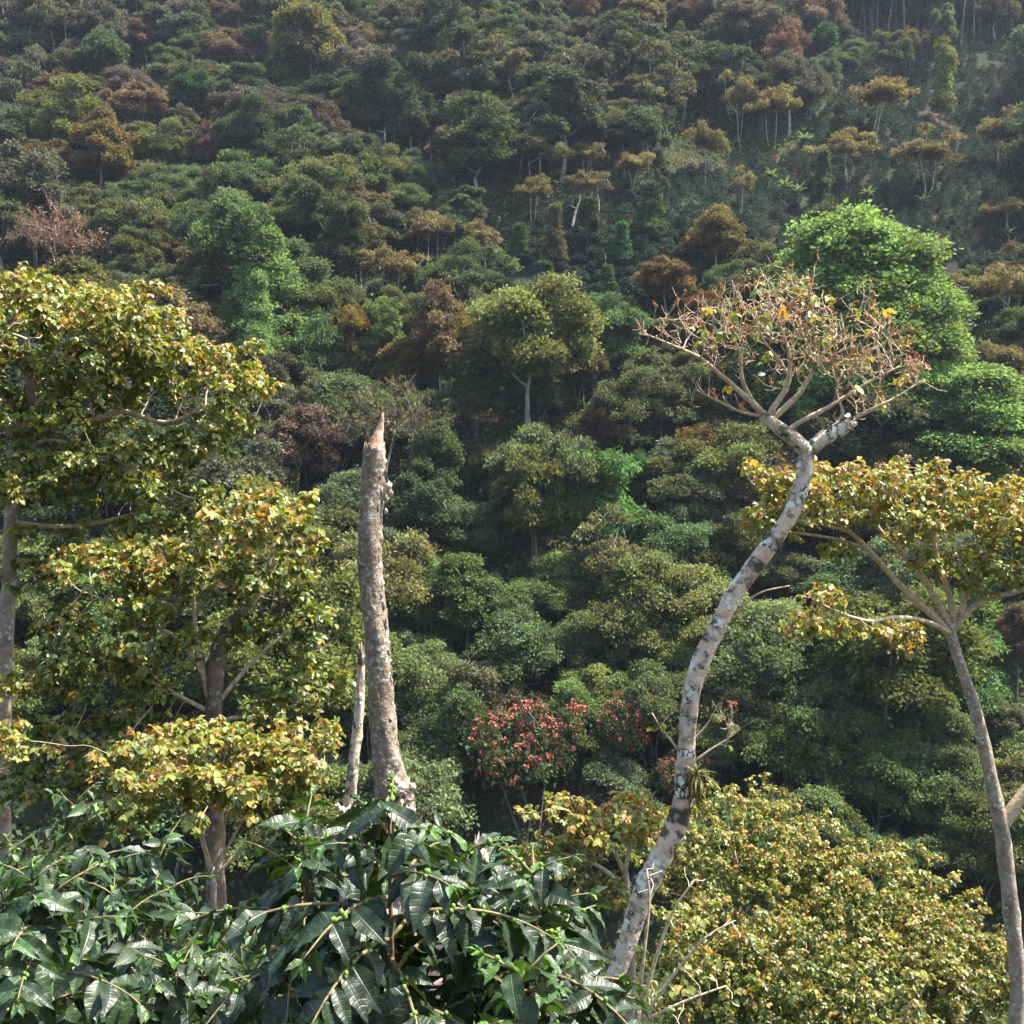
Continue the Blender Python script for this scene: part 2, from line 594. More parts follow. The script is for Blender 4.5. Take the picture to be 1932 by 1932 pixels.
def put_leaves(mb, tpl, pos, direc, nrm, size, widths=None, **attrs):
    T, F, uv = tpl
    n = len(pos)
    if n == 0:
        return
    y = norm(direc)
    z = norm(nrm - y * np.sum(nrm * y, 1, keepdims=True))
    x = np.cross(y, z)
    s = np.broadcast_to(np.asarray(size, float), (n,))[:, None, None]
    wd = np.ones(n) if widths is None else widths
    V = pos[:, None] + s * (T[None, :, 0:1] * x[:, None] * wd[:, None, None] + T[None, :, 1:2] * y[:, None] + T[None, :, 2:3] * z[:, None])
    F2 = (F[None] + (np.arange(n) * len(T))[:, None, None]).reshape(-1, F.shape[1])
    at = {k: np.repeat(np.asarray(v, float), len(T)) for k, v in attrs.items()}
    u2 = None if uv is None else np.tile(uv, (n, 1))
    mb.add(V.reshape(-1, 3), F2, uv=u2, **at)


def rand_dirs(n, r=None):
    return norm((r or rng).normal(size=(n, 3)))


# ------------------------------------------------------------------ branching
class Skel:
    """a branching skeleton: hand-placed lines first, then growth towards points"""
    def __init__(self):
        self.p, self.par, self.r, self.fixed = [], [], [], []

    def line(self, pts, step, attach=None):
        L = smooth_line(pts, step)
        ids = []
        prev = -1
        if attach is not None:
            A = np.array(self.p)
            prev = int(np.argmin(np.linalg.norm(A - L[0, :3], axis=1)))
        for row in L:
            self.p.append(row[:3])
            self.par.append(prev)
            self.r.append(row[3])
            self.fixed.append(True)
            prev = len(self.p) - 1
            ids.append(prev)
        return L

    def grow(self, att, step, dk, di=1e9, iters=60, up=0.0, start_min=0, r=None, wob=0.15, start_ids=None):
        r = r or rng
        att = np.asarray(att, float)
        allow = np.ones(len(self.p), bool)
        if start_ids is not None:
            allow[:] = False
            allow[start_ids] = True
        P0 = np.array(self.p)
        P0m = np.where(allow[:, None], P0, 1e6)
        D = np.linalg.norm(att[:, None] - P0m[None], axis=2)
        best = D.argmin(1)
        bd = D.min(1)
        alive = np.ones(len(att), bool)
        kids = {}
        for _ in range(iters):
            use = alive & (bd < di)
            if not use.any():
                break
            acc = {}
            vec = norm(att[use] - np.array(self.p)[best[use]])
            for b_, v_ in zip(best[use], vec):
                acc.setdefault(int(b_), []).append(v_)
            new = []
            for b_, vs in acc.items():
                d_ = norm(np.mean(vs, 0) + np.array([0, 0, up]) + r.normal(size=3) * wob)
                q = np.array(self.p[b_]) + d_ * step
                if kids.get(b_, 0) >= 3:
                    continue
                kids[b_] = kids.get(b_, 0) + 1
                self.p.append(q)
                self.par.append(b_)
                self.r.append(0)
                self.fixed.append(False)
                new.append(len(self.p) - 1)
            if not new:
                break
            Q = np.array([self.p[k] for k in new])
            D = np.linalg.norm(att[:, None] - Q[None], axis=2)
            m_ = D.min(1)
            upd = m_ < bd
            best[upd] = np.array(new)[D.argmin(1)[upd]]
            bd = np.minimum(bd, m_)
            alive &= bd > dk

    def radii(self, tip, ex=2.4, cap=0.75):
        n = len(self.p)
        acc = np.zeros(n)
        self.kids = [[] for _ in range(n)]
        for i in range(n):
            if self.par[i] >= 0:
                self.kids[self.par[i]].append(i)
        R = np.array(self.r, float)
        for i in range(n - 1, -1, -1):
            if not self.fixed[i]:
                R[i] = max(acc[i], tip ** ex) ** (1 / ex)
                acc[i] = max(acc[i], tip ** ex)
                p_ = self.par[i]
                if not self.fixed[p_]:
                    acc[p_] += acc[i]
        for i in range(n):
            if not self.fixed[i]:
                R[i] = min(R[i], cap * R[self.par[i]] if self.fixed[self.par[i]] else R[self.par[i]])
                R[i] = max(R[i], tip)
        self.R = R
        # distance to the farthest tip below each node
        self.tipd = np.zeros(n)
        for i in range(n - 1, -1, -1):
            if self.kids[i]:
                self.tipd[i] = 1 + min(self.tipd[k] for k in self.kids[i])

    def twigs(self, mb, sides=5, off=None):
        """tubes for everything that was grown"""
        P_ = np.array(self.p)
        if off is not None:
            P_ = P_ - off
        for i in range(len(self.p)):
            if self.fixed[i]:
                continue
            pa = self.par[i]
            main = None
            if not self.fixed[pa]:
                main = max(self.kids[pa], key=lambda k: self.R[k])
            if main == i:
                continue
            chain = [pa, i]
            while True:
                ks = [k for k in self.kids[chain[-1]] if not self.fixed[k]]
                if not ks:
                    break
                chain.append(max(ks, key=lambda k: self.R[k]))
            c = P_[chain]
            r_ = self.R[chain].copy()
            r_[0] = min(r_[0], r_[1] * 1.25)
            if len(c) > 2:
                sm = c.copy()
                sm[1:-1] = 0.25 * c[:-2] + 0.5 * c[1:-1] + 0.25 * c[2:]
                c = sm
            s_ = sides if r_[0] > 0.03 else max(3, sides - 2)
            tube(mb, c, r_, s_, cap=False)

    def tips(self, depth):
        """grown nodes within `depth` segments of a tip, with the direction they point in"""
        P_ = np.array(self.p)
        ids = [i for i in range(len(self.p)) if not self.fixed[i] and self.tipd[i] <= depth]
        d = np.array([P_[i] - P_[self.par[i]] for i in ids])
        return P_[ids], norm(d), self.tipd[ids]


# ------------------------------------------------------------------ terrain
def bumps(x, y):
    return (1.8 * np.sin(x * 0.045 + 0.7) * np.cos(y * 0.03) + 1.2 * np.sin(x * 0.1 + y * 0.07) + 0.5 * np.sin(x * 0.23 - y * 0.19 + 1))


def ground(x, y):
    x = np.asarray(x, float)
    y = np.asarray(y, float)
    near = -1.75 - 0.60 * np.maximum(y, -40) - 0.05 * x
    far = -30 + 0.66 * (y - 85) + bumps(x, y) - 0.02 * x
    k = 5.0
    mx = np.maximum(near, far)
    z = mx + k * np.log(np.exp((near - mx) / k) + np.exp((far - mx) / k)) - 0.0
    return np.minimum(z, 190)


def hit(px, py, dmin=45.0):
    """where the sight line through a picture position meets the far hillside"""
    ray = P(px, py, 1.0)
    d = np.linspace(dmin, 600, 12000)
    q = ray[None] * d[:, None]
    k = np.argmax(q[:, 2] < ground(q[:, 0], q[:, 1]))
    return q[k]


def inside(poly, x, y):
    poly = np.asarray(poly, float)
    x = np.asarray(x, float)
    y = np.asarray(y, float)
    r = np.zeros(np.broadcast(x, y).shape, bool)
    for (x1, y1), (x2, y2) in zip(poly, np.roll(poly, -1, 0)):
        c = (y1 > y) != (y2 > y)
        with np.errstate(divide='ignore', invalid='ignore'):
            r ^= c & (x < (x2 - x1) * (y - y1) / (y2 - y1) + x1)
    return r


# the coffee field on the far slope, outlined on the ground
FIELD_PIX = [(640, 590), (760, 500), (960, 450), (1060, 390), (1200, 345), (1290, 320), (1500, 290), (1570, 200), (1620, 108), (1990, 98), (1990, 585),
             (1750, 600), (1560, 640), (1400, 560), (1300, 620), (1050, 640), (900, 600)]
FIELD = np.array([hit(a, b)[:2] for a, b in FIELD_PIX])

xs = np.concatenate([np.arange(-420, -160, 12), np.arange(-160, 161, 2.5), np.arange(172, 430, 12)])
ys = np.concatenate([np.arange(-60, 0, 6), np.arange(0, 80, 2.0), np.arange(80, 330, 2.5), np.arange(335, 720, 14)])
X, Y = np.meshgrid(xs, ys)
Z = ground(X, Y)
mb = MB()
nx = len(xs)
ii = (np.arange(len(ys) - 1)[:, None] * nx + np.arange(nx - 1)[None]).ravel()
fld = inside(FIELD, X.ravel(), Y.ravel()).astype(float)
mb.add(np.stack([X, Y, Z], -1).reshape(-1, 3), np.stack([ii, ii + 1, ii + nx + 1, ii + nx], -1), field=fld)
g = obj('hillside', mb.mesh('hillside', M_GROUND))
g['kind'] = 'structure'
#SECTION2
# ------------------------------------------------------------------ trees across the valley
def clump_centres(n, R, Rz, hc, zmin, k, inner=0.25, lobes=0.25, shape='dome', layers=0, sub=None):
    d = rand_dirs(n * 6, k)
    d = d[d[:, 2] > zmin]
    # keep them apart so that no side stays empty
    keep = [d[0]]
    for c in d[1:]:
        if min(np.linalg.norm(np.array(keep) - c, axis=1)) > 1.75 / math.sqrt(n):
            keep.append(c)
        if len(keep) >= n:
            break
    d = np.array(keep)
    ph = k.uniform(0, 6.28, 6)
    lob = 1 + lobes * (np.sin(2 * np.arctan2(d[:, 1], d[:, 0]) + ph[0]) * 0.6 + np.sin(3 * np.arctan2(d[:, 1], d[:, 0]) + 4 * d[:, 2] + ph[1]) * 0.6 + np.sin(5 * d[:, 2] + ph[2]) * 0.4)
    rad = lob * k.uniform(1 - inner, 1.0, len(d))
    c = d * rad[:, None] * np.array([R, R, Rz])
    if shape == 'cone':
        u = k.uniform(0, 1, n) ** (0.75 if sub else 1.25)
        a = k.uniform(0, 6.28, n)
        rr = R * np.sqrt(np.clip(1 - u ** 1.5, 0, 1)) * (1 - 0.35 * u) if sub else R * (1 - u) ** 1.0
        rr = rr * k.uniform(0.55, 1.0, n) * (1 + 0.3 * np.sin(2 * a + ph[0]) + 0.15 * np.sin(5 * a + 9 * u))
        c = np.stack([rr * np.cos(a), rr * np.sin(a), (u * 2 - 1) * Rz], -1)
        if not sub:
            c = np.vstack([c, [[0.1 * k.normal(), 0.1 * k.normal(), q * Rz] for q in (0.62, 0.74, 0.85, 0.95, 1.04)]])
    if sub:
        m_, rl = sub
        o = []
        for q in c:
            s_ = k.uniform(0.45, 1.45)
            e = rand_dirs(m_ * 3, k)
            e = e[e[:, 2] > -0.35][:m_]
            o.append(q + e * k.uniform(0.75, 1.05, (len(e), 1)) * rl * s_ * np.array([1, 1, 0.8]))
        c = np.vstack(o)
    if layers:
        zz = c[:, 2] / Rz
        zq = np.round(zz * layers) / layers
        c[:, 2] = (zq * 0.8 + zz * 0.2) * Rz
    c[:, 2] += hc
    return c


def crown_mesh(name, cs, r, flat, per, size, k, tpl=L_FAR, droop=0.15, up=0.5, spread=1.0, mat=None, upper=-0.35):
    mb = MB()
    ph = k.uniform(0, 6)
    for c in cs:
        rc = r * k.uniform(0.5, 1.4)
        n = int(1.35 * per * (rc / r) ** 2)
        d = rand_dirs(int(n * 1.6), k)
        d = d[d[:, 2] > upper][:n]
        n = len(d)
        pos = c + d * np.array([rc, rc, rc * flat]) * k.uniform(0.55, 1.08, (n, 1)) ** 0.8 + k.normal(size=(n, 3)) * rc * 0.2
        f = 6.28 / (0.75 * rc + 0.25)
        g_ = np.sin(pos[:, 0] * f + 1.5 * np.sin(pos[:, 2] * f * 0.8) + ph) * np.sin(pos[:, 1] * f * 0.9 + 1.2 * np.sin(pos[:, 0] * f * 0.7)) + 0.8 * np.sin(pos[:, 2] * f * 1.3 + 1.8 * np.sin(pos[:, 0] * f * 0.6 + pos[:, 1] * f * 0.8))
        sel = g_ > -0.22
        pos, d = pos[sel], d[sel]
        n = len(pos)
        nr = norm(d * 0.5 + np.array([0, 0, up]) + k.normal(size=(n, 3)) * spread)
        dr = norm(d * 0.7 + k.normal(size=(n, 3)) * 0.7 + np.array([0, 0, -droop]))
        put_leaves(mb, tpl, pos, dr, nr, size * k.uniform(0.65, 1.35, n), rnd=k.uniform(0, 1, n), clump=np.full(n, k.uniform()))
    return mb.mesh(name, mat or M_HILL)


def trunk_mesh(name, cs, h_fork, r0, k, step=0.7, lean=0.3, tip=0.04, mat=None, fork_r=0.6, n_stems=1, down=1.5, ex=2.3):
    sk = Skel()
    mb = MB()
    top = cs.mean(0)
    for s_ in range(n_stems):
        o = np.array([k.normal() * 0.35, k.normal() * 0.35, 0]) * (n_stems > 1)
        b = np.array([0, 0, -down]) + o
        f = np.array([top[0] * 0.3 + k.normal() * lean, top[1] * 0.3 + k.normal() * lean, h_fork]) + o * 2.2
        m_ = (b + f) / 2 + k.normal(size=3) * lean * 0.6
        L = sk.line([(*b, r0 * 1.2), (*m_, r0 * 0.95), (*f, r0 * fork_r)], step)
        tube(mb, L[:, :3], L[:, 3], 7, 0.08, cap=False, seed=int(k.integers(1e6)))
    sk.grow(cs, step, step * 1.1, iters=60, r=k, wob=0.16, start_ids=[i for i in range(len(sk.p)) if sk.p[i][2] > h_fork * 0.6])
    sk.radii(tip, ex, 0.7)
    sk.twigs(mb, 5)
    return mb.mesh(name, mat or M_TRUNK), sk


KINDS = {}


def kind(name, H, R, fn, n=3, **kw):
    KINDS[name] = dict(H=H, R=R, v=[fn(np.random.default_rng(1000 + 17 * i + len(name) * 131 + ord(name[0])), i, **kw) for i in range(n)])


def gen(name, R, Rz, hc, zmin, nc, r, flat, per, size, fork, r0, **kw):
    ck = {q: kw.pop(q) for q in ('inner', 'lobes', 'shape', 'layers', 'sub') if q in kw}
    mk = {q: kw.pop(q) for q in ('tpl', 'droop', 'up', 'spread', 'upper') if q in kw}

    def fn(k, i):
        cs = clump_centres(nc, R, Rz, hc, zmin, k, **ck)
        tm, _ = trunk_mesh('trunk', cs, fork, r0, k, **kw)
        return [('trunk', tm), ('crown', crown_mesh('crown', cs, r, flat, per, size, k, **mk))]
    return fn


kind('broadleaf_tree', 13, 4.6, gen('b', 3.2, 4.2, 7.6, -0.5, 17, 0.72, 0.75, 190, 0.36, 4.5, 0.28, lobes=0.45, sub=(11, 1.35)), n=7)
kind('shade_tree', 9.5, 5.2, gen('s', 4.1, 3.6, 5.2, -0.5, 32, 0.74, 0.72, 205, 0.26, 1.6, 0.15, lobes=0.35, inner=0.5, up=0.7, n_stems=3, sub=(8, 1.15), spread=0.95), n=7)
kind('rust_crowned_tree', 13, 4.6, gen('r', 3.2, 4.2, 7.8, -0.5, 16, 0.75, 0.8, 200, 0.30, 4.5, 0.26, lobes=0.3, spread=0.9, sub=(11, 1.35)))
kind('olive_tree_crown', 13, 4.6, gen('o', 3.3, 4.2, 7.8, -0.5, 18, 0.75, 0.75, 210, 0.32, 4.5, 0.26, lobes=0.25, sub=(11, 1.3)))
kind('flat_topped_tree', 8.5, 5.0, gen('f', 4.3, 2.3, 5.6, -0.12, 24, 0.62, 0.36, 80, 0.30, 1.3, 0.17, lobes=0.5, inner=0.75, up=0.9, tip=0.05, n_stems=2, sub=(6, 1.05)), n=6)
kind('bright_green_tree', 25, 7.0, gen('g', 6.2, 9.8, 12.2, 0, 90, 0.95, 0.85, 230, 0.32, 5, 0.45, shape='cone', spread=0.85, sub=(12, 1.8)))
kind('conical_green_tree', 22, 5.0, gen('p', 5.6, 9.0, 12.0, 0, 190, 0.95, 0.9, 150, 0.34, 4, 0.4, shape='cone', spread=0.9), n=3)
kind('open_tree', 13, 5.0, gen('n', 4.2, 4.4, 8.0, -0.4, 15, 0.62, 0.5, 130, 0.30, 3.2, 0.2, lobes=0.5, inner=0.6, sub=(9, 1.3), tip=0.045, n_stems=2), n=4)
kind('conifer', 8, 2.4, gen('c', 2.3, 3.2, 4.9, 0, 60, 0.75, 0.32, 150, 0.36, 5.5, 0.12, shape='cone', layers=4, up=0.8))
kind('feathery_tree', 11, 4.2, gen('e', 3.0, 4.4, 5.6, -0.6, 18, 0.85, 0.5, 150, 0.55, 3, 0.2, tpl=L_SPRAY, droop=0.35, up=0.7, lobes=0.35, sub=(9, 1.3)))
kind('columnar_tree', 14, 1.8, gen('l', 1.25, 6.3, 7.8, -0.9, 60, 0.75, 0.9, 230, 0.34, 8, 0.16, lobes=0.3))
kind('silvery_shrub_tree', 7, 3.6, gen('v', 3.0, 2.9, 3.4, -0.3, 24, 0.55, 0.8, 170, 0.24, 2, 0.14, lobes=0.15, sub=(9, 0.9)))
kind('tangled_dark_tree', 17, 4.2, gen('t', 2.8, 6.4, 9.6, -0.8, 18, 0.9, 1.2, 230, 0.40, 7, 0.3, lobes=0.5, inner=0.5, sub=(9, 1.5), droop=0.5))
kind('layered_tree', 14, 5.2, gen('y', 4.3, 4.8, 8.2, -0.55, 19, 0.85, 0.7, 260, 0.30, 5, 0.3, lobes=0.35, inner=0.35, up=0.8, sub=(10, 1.5)))


def gen_bare(k, i):
    cs = clump_centres(240, 7.2, 4.2, 5.6, -0.25, k, inner=0.75, lobes=0.12)
    tm, sk = trunk_mesh('trunk', cs, 2.2, 0.3, k, step=0.55, tip=0.026, n_stems=3, ex=2.1)
    mb = MB()
    pos, d, td = sk.tips(4)
    n = len(pos)
    for _ in range(9):
        put_leaves(mb, L_SPRAY, pos + k.normal(size=(n, 3)) * 0.25, norm(d + k.normal(size=(n, 3)) * 0.7), rand_dirs(n, k), k.uniform(0.22, 0.75, n), rnd=k.uniform(0, 1, n), clump=k.uniform(0, 1, n))
    return [('trunk', tm), ('crown', mb.mesh('crown', M_HILL))]


kind('bare_tree', 10.5, 7.5, gen_bare, 2)


def gen_red(k, i):
    cs = clump_centres(95, 4.4, 2.9, 5.2, -0.2, k, inner=0.5, lobes=0.3)
    tm, sk = trunk_mesh('trunk', cs, 1.5, 0.14, k, n_stems=3)
    mb = MB()
    fm = MB()
    for c in cs:
        n = 60
        put_leaves(mb, L_FAR, c + k.normal(size=(n, 3)) * [0.5, 0.5, 0.25] - [0, 0, 0.25], rand_dirs(n, k) - [0, 0, 0.3], rand_dirs(n, k) * 0.6 + [0, 0, 0.6], k.uniform(0.25, 0.45, n), rnd=k.uniform(0, 1, n), clump=np.full(n, k.uniform()))
        for _ in range(5):
            if k.uniform() < 0.22:
                continue
            q = c + k.normal(size=3) * [0.55, 0.55, 0.2] + [0, 0, 0.15]
            m_ = 26
            d = rand_dirs(m_, k) * [1, 1, 0.5]
            put_leaves(fm, L_FAR, q + d * 0.07, d, rand_dirs(m_, k) * 0.5 + [0, 0, 0.8], k.uniform(0.16, 0.30, m_), rnd=k.uniform(0, 1, m_))
    return [('trunk', tm), ('crown', mb.mesh('crown', M_HILL)), ('flowers', fm.mesh('flowers', M_FLOWER))]


kind('red_flowering_tree', 7.5, 4.8, gen_red, 2)


def gen_euca(k, i):
    mb = MB()
    h = 24
    L = smooth_line([(0, 0, -2, 0.34), (k.normal() * 0.4, 0, 9, 0.28), (k.normal() * 0.7, 0, 18, 0.18), (0, 0, h, 0.06)], 1.0)
    tube(mb, L[:, :3], L[:, 3], 7, 0.06, cap=False)
    cs = clump_centres(55, 2.6, 7.5, 17, -0.9, k, inner=0.6, lobes=0.3)
    for c in cs[::2]:
        j = np.argmin(abs(L[:, 2] - (c[2] - 1.5)))
        tube(mb, np.array([L[j, :3], (L[j, :3] + c) / 2 + [0, 0, 0.3], c]), [0.07, 0.05, 0.02], 4, cap=False)
    return [('trunk', mb.mesh('trunk', M_TRUNK)), ('crown', crown_mesh('crown', cs, 1.15, 0.8, 210, 0.5, k, tpl=L_SPRAY, droop=0.8, up=0.2))]


kind('eucalyptus_tree', 24, 3.2, gen_euca, 3)


def gen_stump(k, i):
    mb = MB()
    a, b = k.normal(size=2) * 0.35
    L = smooth_line([(0, 0, -1, 0.3), (a * 0.4, 0, 2.5, 0.22), (a, b, 5, 0.19), (a * 1.8, b, 7.2, 0.13), (a * 1.5 + 0.15, b, 8.6, 0.05)], 0.5)
    tube(mb, L[:, :3], L[:, 3], 7, 0.12, seed=i)
    for s_ in range(3):
        j = int(k.integers(len(L) // 2, len(L) - 2))
        e = L[j, :3] + k.normal(size=3) * [0.6, 0.6, 0.2] + [0, 0, 0.5]
        tube(mb, np.array([L[j, :3], e]), [0.09, 0.04], 5)
    return [('trunk', mb.mesh('trunk', M_TRUNK))]


kind('dead_trunk', 8.6, 0.4, gen_stump, 3)


def gen_banana(k, i):
    mb = MB()
    tm = MB()
    tube(tm, np.array([(0, 0, -0.5), (0.05, 0, 1.2), (0.1, 0.05, 2.6)]), [0.2, 0.16, 0.09], 8)
    T = leaf_grid(np.linspace(0, 1, 9), [0.03, 0.13, 0.17, 0.18, 0.18, 0.17, 0.15, 0.1, 0.01], [-1, -0.5, 0, 0.5, 1], 0.5, 0.75, 0.02, 5)
    n = 10
    az = np.arange(n) * 2.4 + k.uniform(0, 1)
    el = np.linspace(0.75, 1.4, n)
    d = np.stack([np.cos(az) * np.cos(el), np.sin(az) * np.cos(el), np.sin(el)], -1)
    nr = np.stack([-np.cos(az) * np.sin(el), -np.sin(az) * np.sin(el), np.cos(el)], -1)
    put_leaves(mb, T, np.tile([[0.1, 0.05, 2.3]], (n, 1)), d, nr, k.uniform(1.9, 2.8, n), rnd=k.uniform(0.4, 1, n), clump=k.uniform(0.4, 1, n))
    return [('stem', tm.mesh('stem', M_TRUNK)), ('leaves', mb.mesh('leaves', M_HILL))]


kind('banana_plant', 4.2, 2.2, gen_banana, 3)


def gen_cof(k, i):
    cs = clump_centres(34, 0.9, 0.85, 0.95, -0.4, k, inner=0.3, lobes=0.2)
    cm = crown_mesh('foliage', cs, 0.34, 0.7, 60, 0.21, k, droop=0.35, up=0.6, spread=0.6, mat=M_HILLCOF)
    tm = MB()
    tube(tm, np.array([(0, 0, -0.4), (0.03, 0, 0.8), (0, 0, 1.5)]), [0.05, 0.04, 0.02], 5)
    return [('stem', tm.mesh('stem', M_TRUNK)), ('foliage', cm)]


kind('coffee_bush', 2.0, 1.1, gen_cof, 3)

COLOURS = {
    'broadleaf_tree': [((0.050, 0.066, 0.033), 'dark green domed tree'), ((0.072, 0.086, 0.050), 'dull grey-green domed tree'), ((0.068, 0.096, 0.038), 'mid green domed tree')],
    'shade_tree': [((0.084, 0.108, 0.056), 'grey-green spreading tree'), ((0.100, 0.116, 0.048), 'olive green spreading tree'), ((0.072, 0.100, 0.046), 'deep green spreading tree')],
    'rust_crowned_tree': [((0.118, 0.088, 0.058), 'rust brown round tree'), ((0.104, 0.088, 0.062), 'dusty brown round tree'), ((0.120, 0.086, 0.068), 'pinkish brown round tree')],
    'olive_tree_crown': [((0.110, 0.102, 0.034), 'olive yellow round tree'), ((0.125, 0.095, 0.034), 'golden olive round tree')],
    'open_tree': [((0.088, 0.105, 0.052), 'open grey-green pale-limbed tree'), ((0.11, 0.105, 0.05), 'open olive pale-limbed tree')],
    'flat_topped_tree': [((0.135, 0.115, 0.040), 'orange olive flat-topped tree'), ((0.115, 0.110, 0.042), 'khaki flat-topped tree')],
    'conifer': [((0.036, 0.075, 0.030), 'dark green tiered conifer')],
    'feathery_tree': [((0.080, 0.135, 0.045), 'bright feathery green tree')],
    'layered_tree': [((0.085, 0.105, 0.034), 'tiered yellow-green tree'), ((0.058, 0.085, 0.034), 'tiered deep green tree')],
    'tangled_dark_tree': [((0.036, 0.052, 0.026), 'tall dark tangled tree')],
    'silvery_shrub_tree': [((0.100, 0.120, 0.070), 'silvery green rounded small tree')],
    'bare_tree': [((0.115, 0.088, 0.060), 'nearly leafless grey-brown tree')],
}
NAME_OF = {'olive_tree_crown': 'olive_crowned_tree'}
GROUND_LIST = []                                          # (x, y, radius) of what already stands
CLEAR = []                                                # picture boxes of the trees to be singled out, and their distance
LANDMARKS = []                                            # (phrase, px, py)


def plant(kd, x, y, sx, sz, colour, variant=None, rot=None, tcol=(1, 1, 1), r=rng, dz=0.0):
    K = KINDS[kd]
    parts = K['v'][int(r.integers(len(K['v']))) if variant is None else variant % len(K['v'])]
    z = float(ground(x, y)) + dz
    root = empty(NAME_OF.get(kd, kd), (x, y, z))
    root.rotation_euler = (0, 0, r.uniform(0, 6.28) if rot is None else rot)
    u_ = r.uniform(0.82, 1.22)
    root.scale = (sx * u_, sx / u_, sz)
    root.rotation_euler = (r.normal() * 0.05, r.normal() * 0.05, root.rotation_euler[2])
    for pn, me in parts:
        o = obj(pn, me, root)
        o.color = (*tcol, 1) if pn in ('trunk', 'stem') else (*colour, 1)
    return root


def hero(kd, cx, top, base, width, colour, label, cat='tree', mark=None, variant=None, tcol=(1, 1, 1), group=None, dz=0.0, rot=None, clear=0.55):
    """a tree one can single out: picture column, top, foot and width give its place and size on the slope"""
    q = hit(cx, base)
    d = q @ FWD
    m = d * HALF / S
    K = KINDS[kd]
    h = (base - top) * m / 0.96
    root = plant(kd, q[0], q[1], width * m / 2 / K['R'], h / K['H'], colour, variant, rot, tcol, dz=dz)
    tag(root, label, cat, group)
    GROUND_LIST.append((q[0], q[1], width * m / 2))
    if width > 30:
        CLEAR.append((cx - 0.40 * width, top + 0.05 * (base - top), cx + 0.40 * width, top + clear * (base - top), d))
    if mark:
        LANDMARKS.append((mark, cx, top + (base - top) * 0.35))
    return root


OLV, GOLD, RUST, PINKB, DK, GG, BR = (0.135, 0.125, 0.048), (0.150, 0.110, 0.042), (0.128, 0.092, 0.060), (0.135, 0.090, 0.074), (0.042, 0.060, 0.032), (0.080, 0.105, 0.052), (0.125, 0.205, 0.062)
FLAT = (0.150, 0.122, 0.056)
hero('olive_tree_crown', 583, 12, 232, 140, OLV, 'biggest olive dome high on the forested slope', mark='big olive dome')
hero('columnar_tree', 556, 92, 228, 70, (0.12, 0.125, 0.036), 'blunt olive column just below the biggest olive dome', mark='blunt olive column')
hero('olive_tree_crown', 190, 222, 405, 128, (0.135, 0.100, 0.036), 'brown-olive dome uphill of the bare pink tree', mark='brown-olive dome')
hero('layered_tree', 128, 165, 345, 125, (0.125, 0.138, 0.042), 'pale yellow-green tree directly above the brown-olive dome', mark='pale yellow-green tree')
hero('layered_tree', 302, 238, 370, 85, (0.115, 0.130, 0.042), 'stepped yellow-green tree right of the brown-olive dome')
hero('rust_crowned_tree', 258, 160, 282, 110, (0.145, 0.092, 0.060), 'dusty rust crown right of the pale yellow-green tree', mark='dusty rust crown')
hero('rust_crowned_tree', 440, 68, 190, 100, RUST, 'rust crown standing left of the biggest olive dome', mark='rust crown by the dome')
hero('rust_crowned_tree', 430, 5, 100, 55, PINKB, 'small pinkish crown above the rust crown by the big olive dome')
hero('rust_crowned_tree', 275, 45, 150, 90, (0.135, 0.088, 0.060), 'wide brown crown high on the wooded slope above the dark ivy-green tree', mark='wide brown crown')
hero('broadleaf_tree', 368, 138, 255, 84, (0.032, 0.070, 0.026), 'glossy dark ivy-green round tree between two dusty rust crowns', mark='dark ivy-green tree')
hero('rust_crowned_tree', 392, 240, 370, 52, (0.135, 0.085, 0.062), 'slim brown tree right of the stepped yellow-green tree')
hero('rust_crowned_tree', 105, 138, 232, 100, (0.135, 0.085, 0.060), 'reddish brown crown behind the pale yellow-green tree')
hero('tangled_dark_tree', 770, 148, 335, 100, DK, 'tall dark vine-hung tree over the two white trunks', mark='vine-hung dark tree')
hero('tangled_dark_tree', 700, 112, 300, 90, (0.050, 0.052, 0.028), 'brownish vine-hung tree between the olive dome and the vine-hung dark tree')
hero('dead_trunk', 716, 248, 330, 9, (1, 1, 1), 'taller of the two white trunks under the vine-hung dark tree', 'dead trunk', tcol=(2.3, 2.2, 2.1))
hero('dead_trunk', 742, 262, 330, 7, (1, 1, 1), 'shorter of the two white trunks under the vine-hung dark tree', 'dead trunk', tcol=(1.9, 1.8, 1.7))
hero('bare_tree', 105, 380, 560, 250, (0.165, 0.100, 0.082), 'wide bare tree with a pinkish haze of twigs, above the big left-hand shade tree', mark='bare pink tree', tcol=(1.2, 1.0, 0.95), variant=0)
hero('conical_green_tree', 512, 440, 730, 185, (0.14, 0.22, 0.075), 'taller, rear one of the two fresh green conical trees', mark='pair of fresh green conical trees', variant=0)
hero('conical_green_tree', 480, 530, 780, 140, (0.125, 0.20, 0.068), 'shorter, front one of the two fresh green conical trees', variant=1)
hero('conical_green_tree', 440, 560, 740, 80, (0.10, 0.17, 0.052), 'narrow green tree hugging the left flank of the fresh green pair', variant=2)
hero('rust_crowned_tree', 1468, 42, 190, 70, (0.155, 0.088, 0.060), 'rust tree left of the pink-brown tree below the eucalyptus stand', mark='rust tree by the field top')
hero('rust_crowned_tree', 1545, -30, 130, 100, PINKB, 'tall pink-brown tree at the left end of the eucalyptus stand', mark='tall pink-brown tree')
hero('rust_crowned_tree', 1290, -10, 95, 75, RUST, 'orange-brown crown above the grey-green slope, farthest uphill', mark='uphill orange-brown crown')
hero('rust_crowned_tree', 1095, -15, 85, 80, (0.155, 0.092, 0.046), 'orange crown on the slope left of the uphill orange-brown crown')
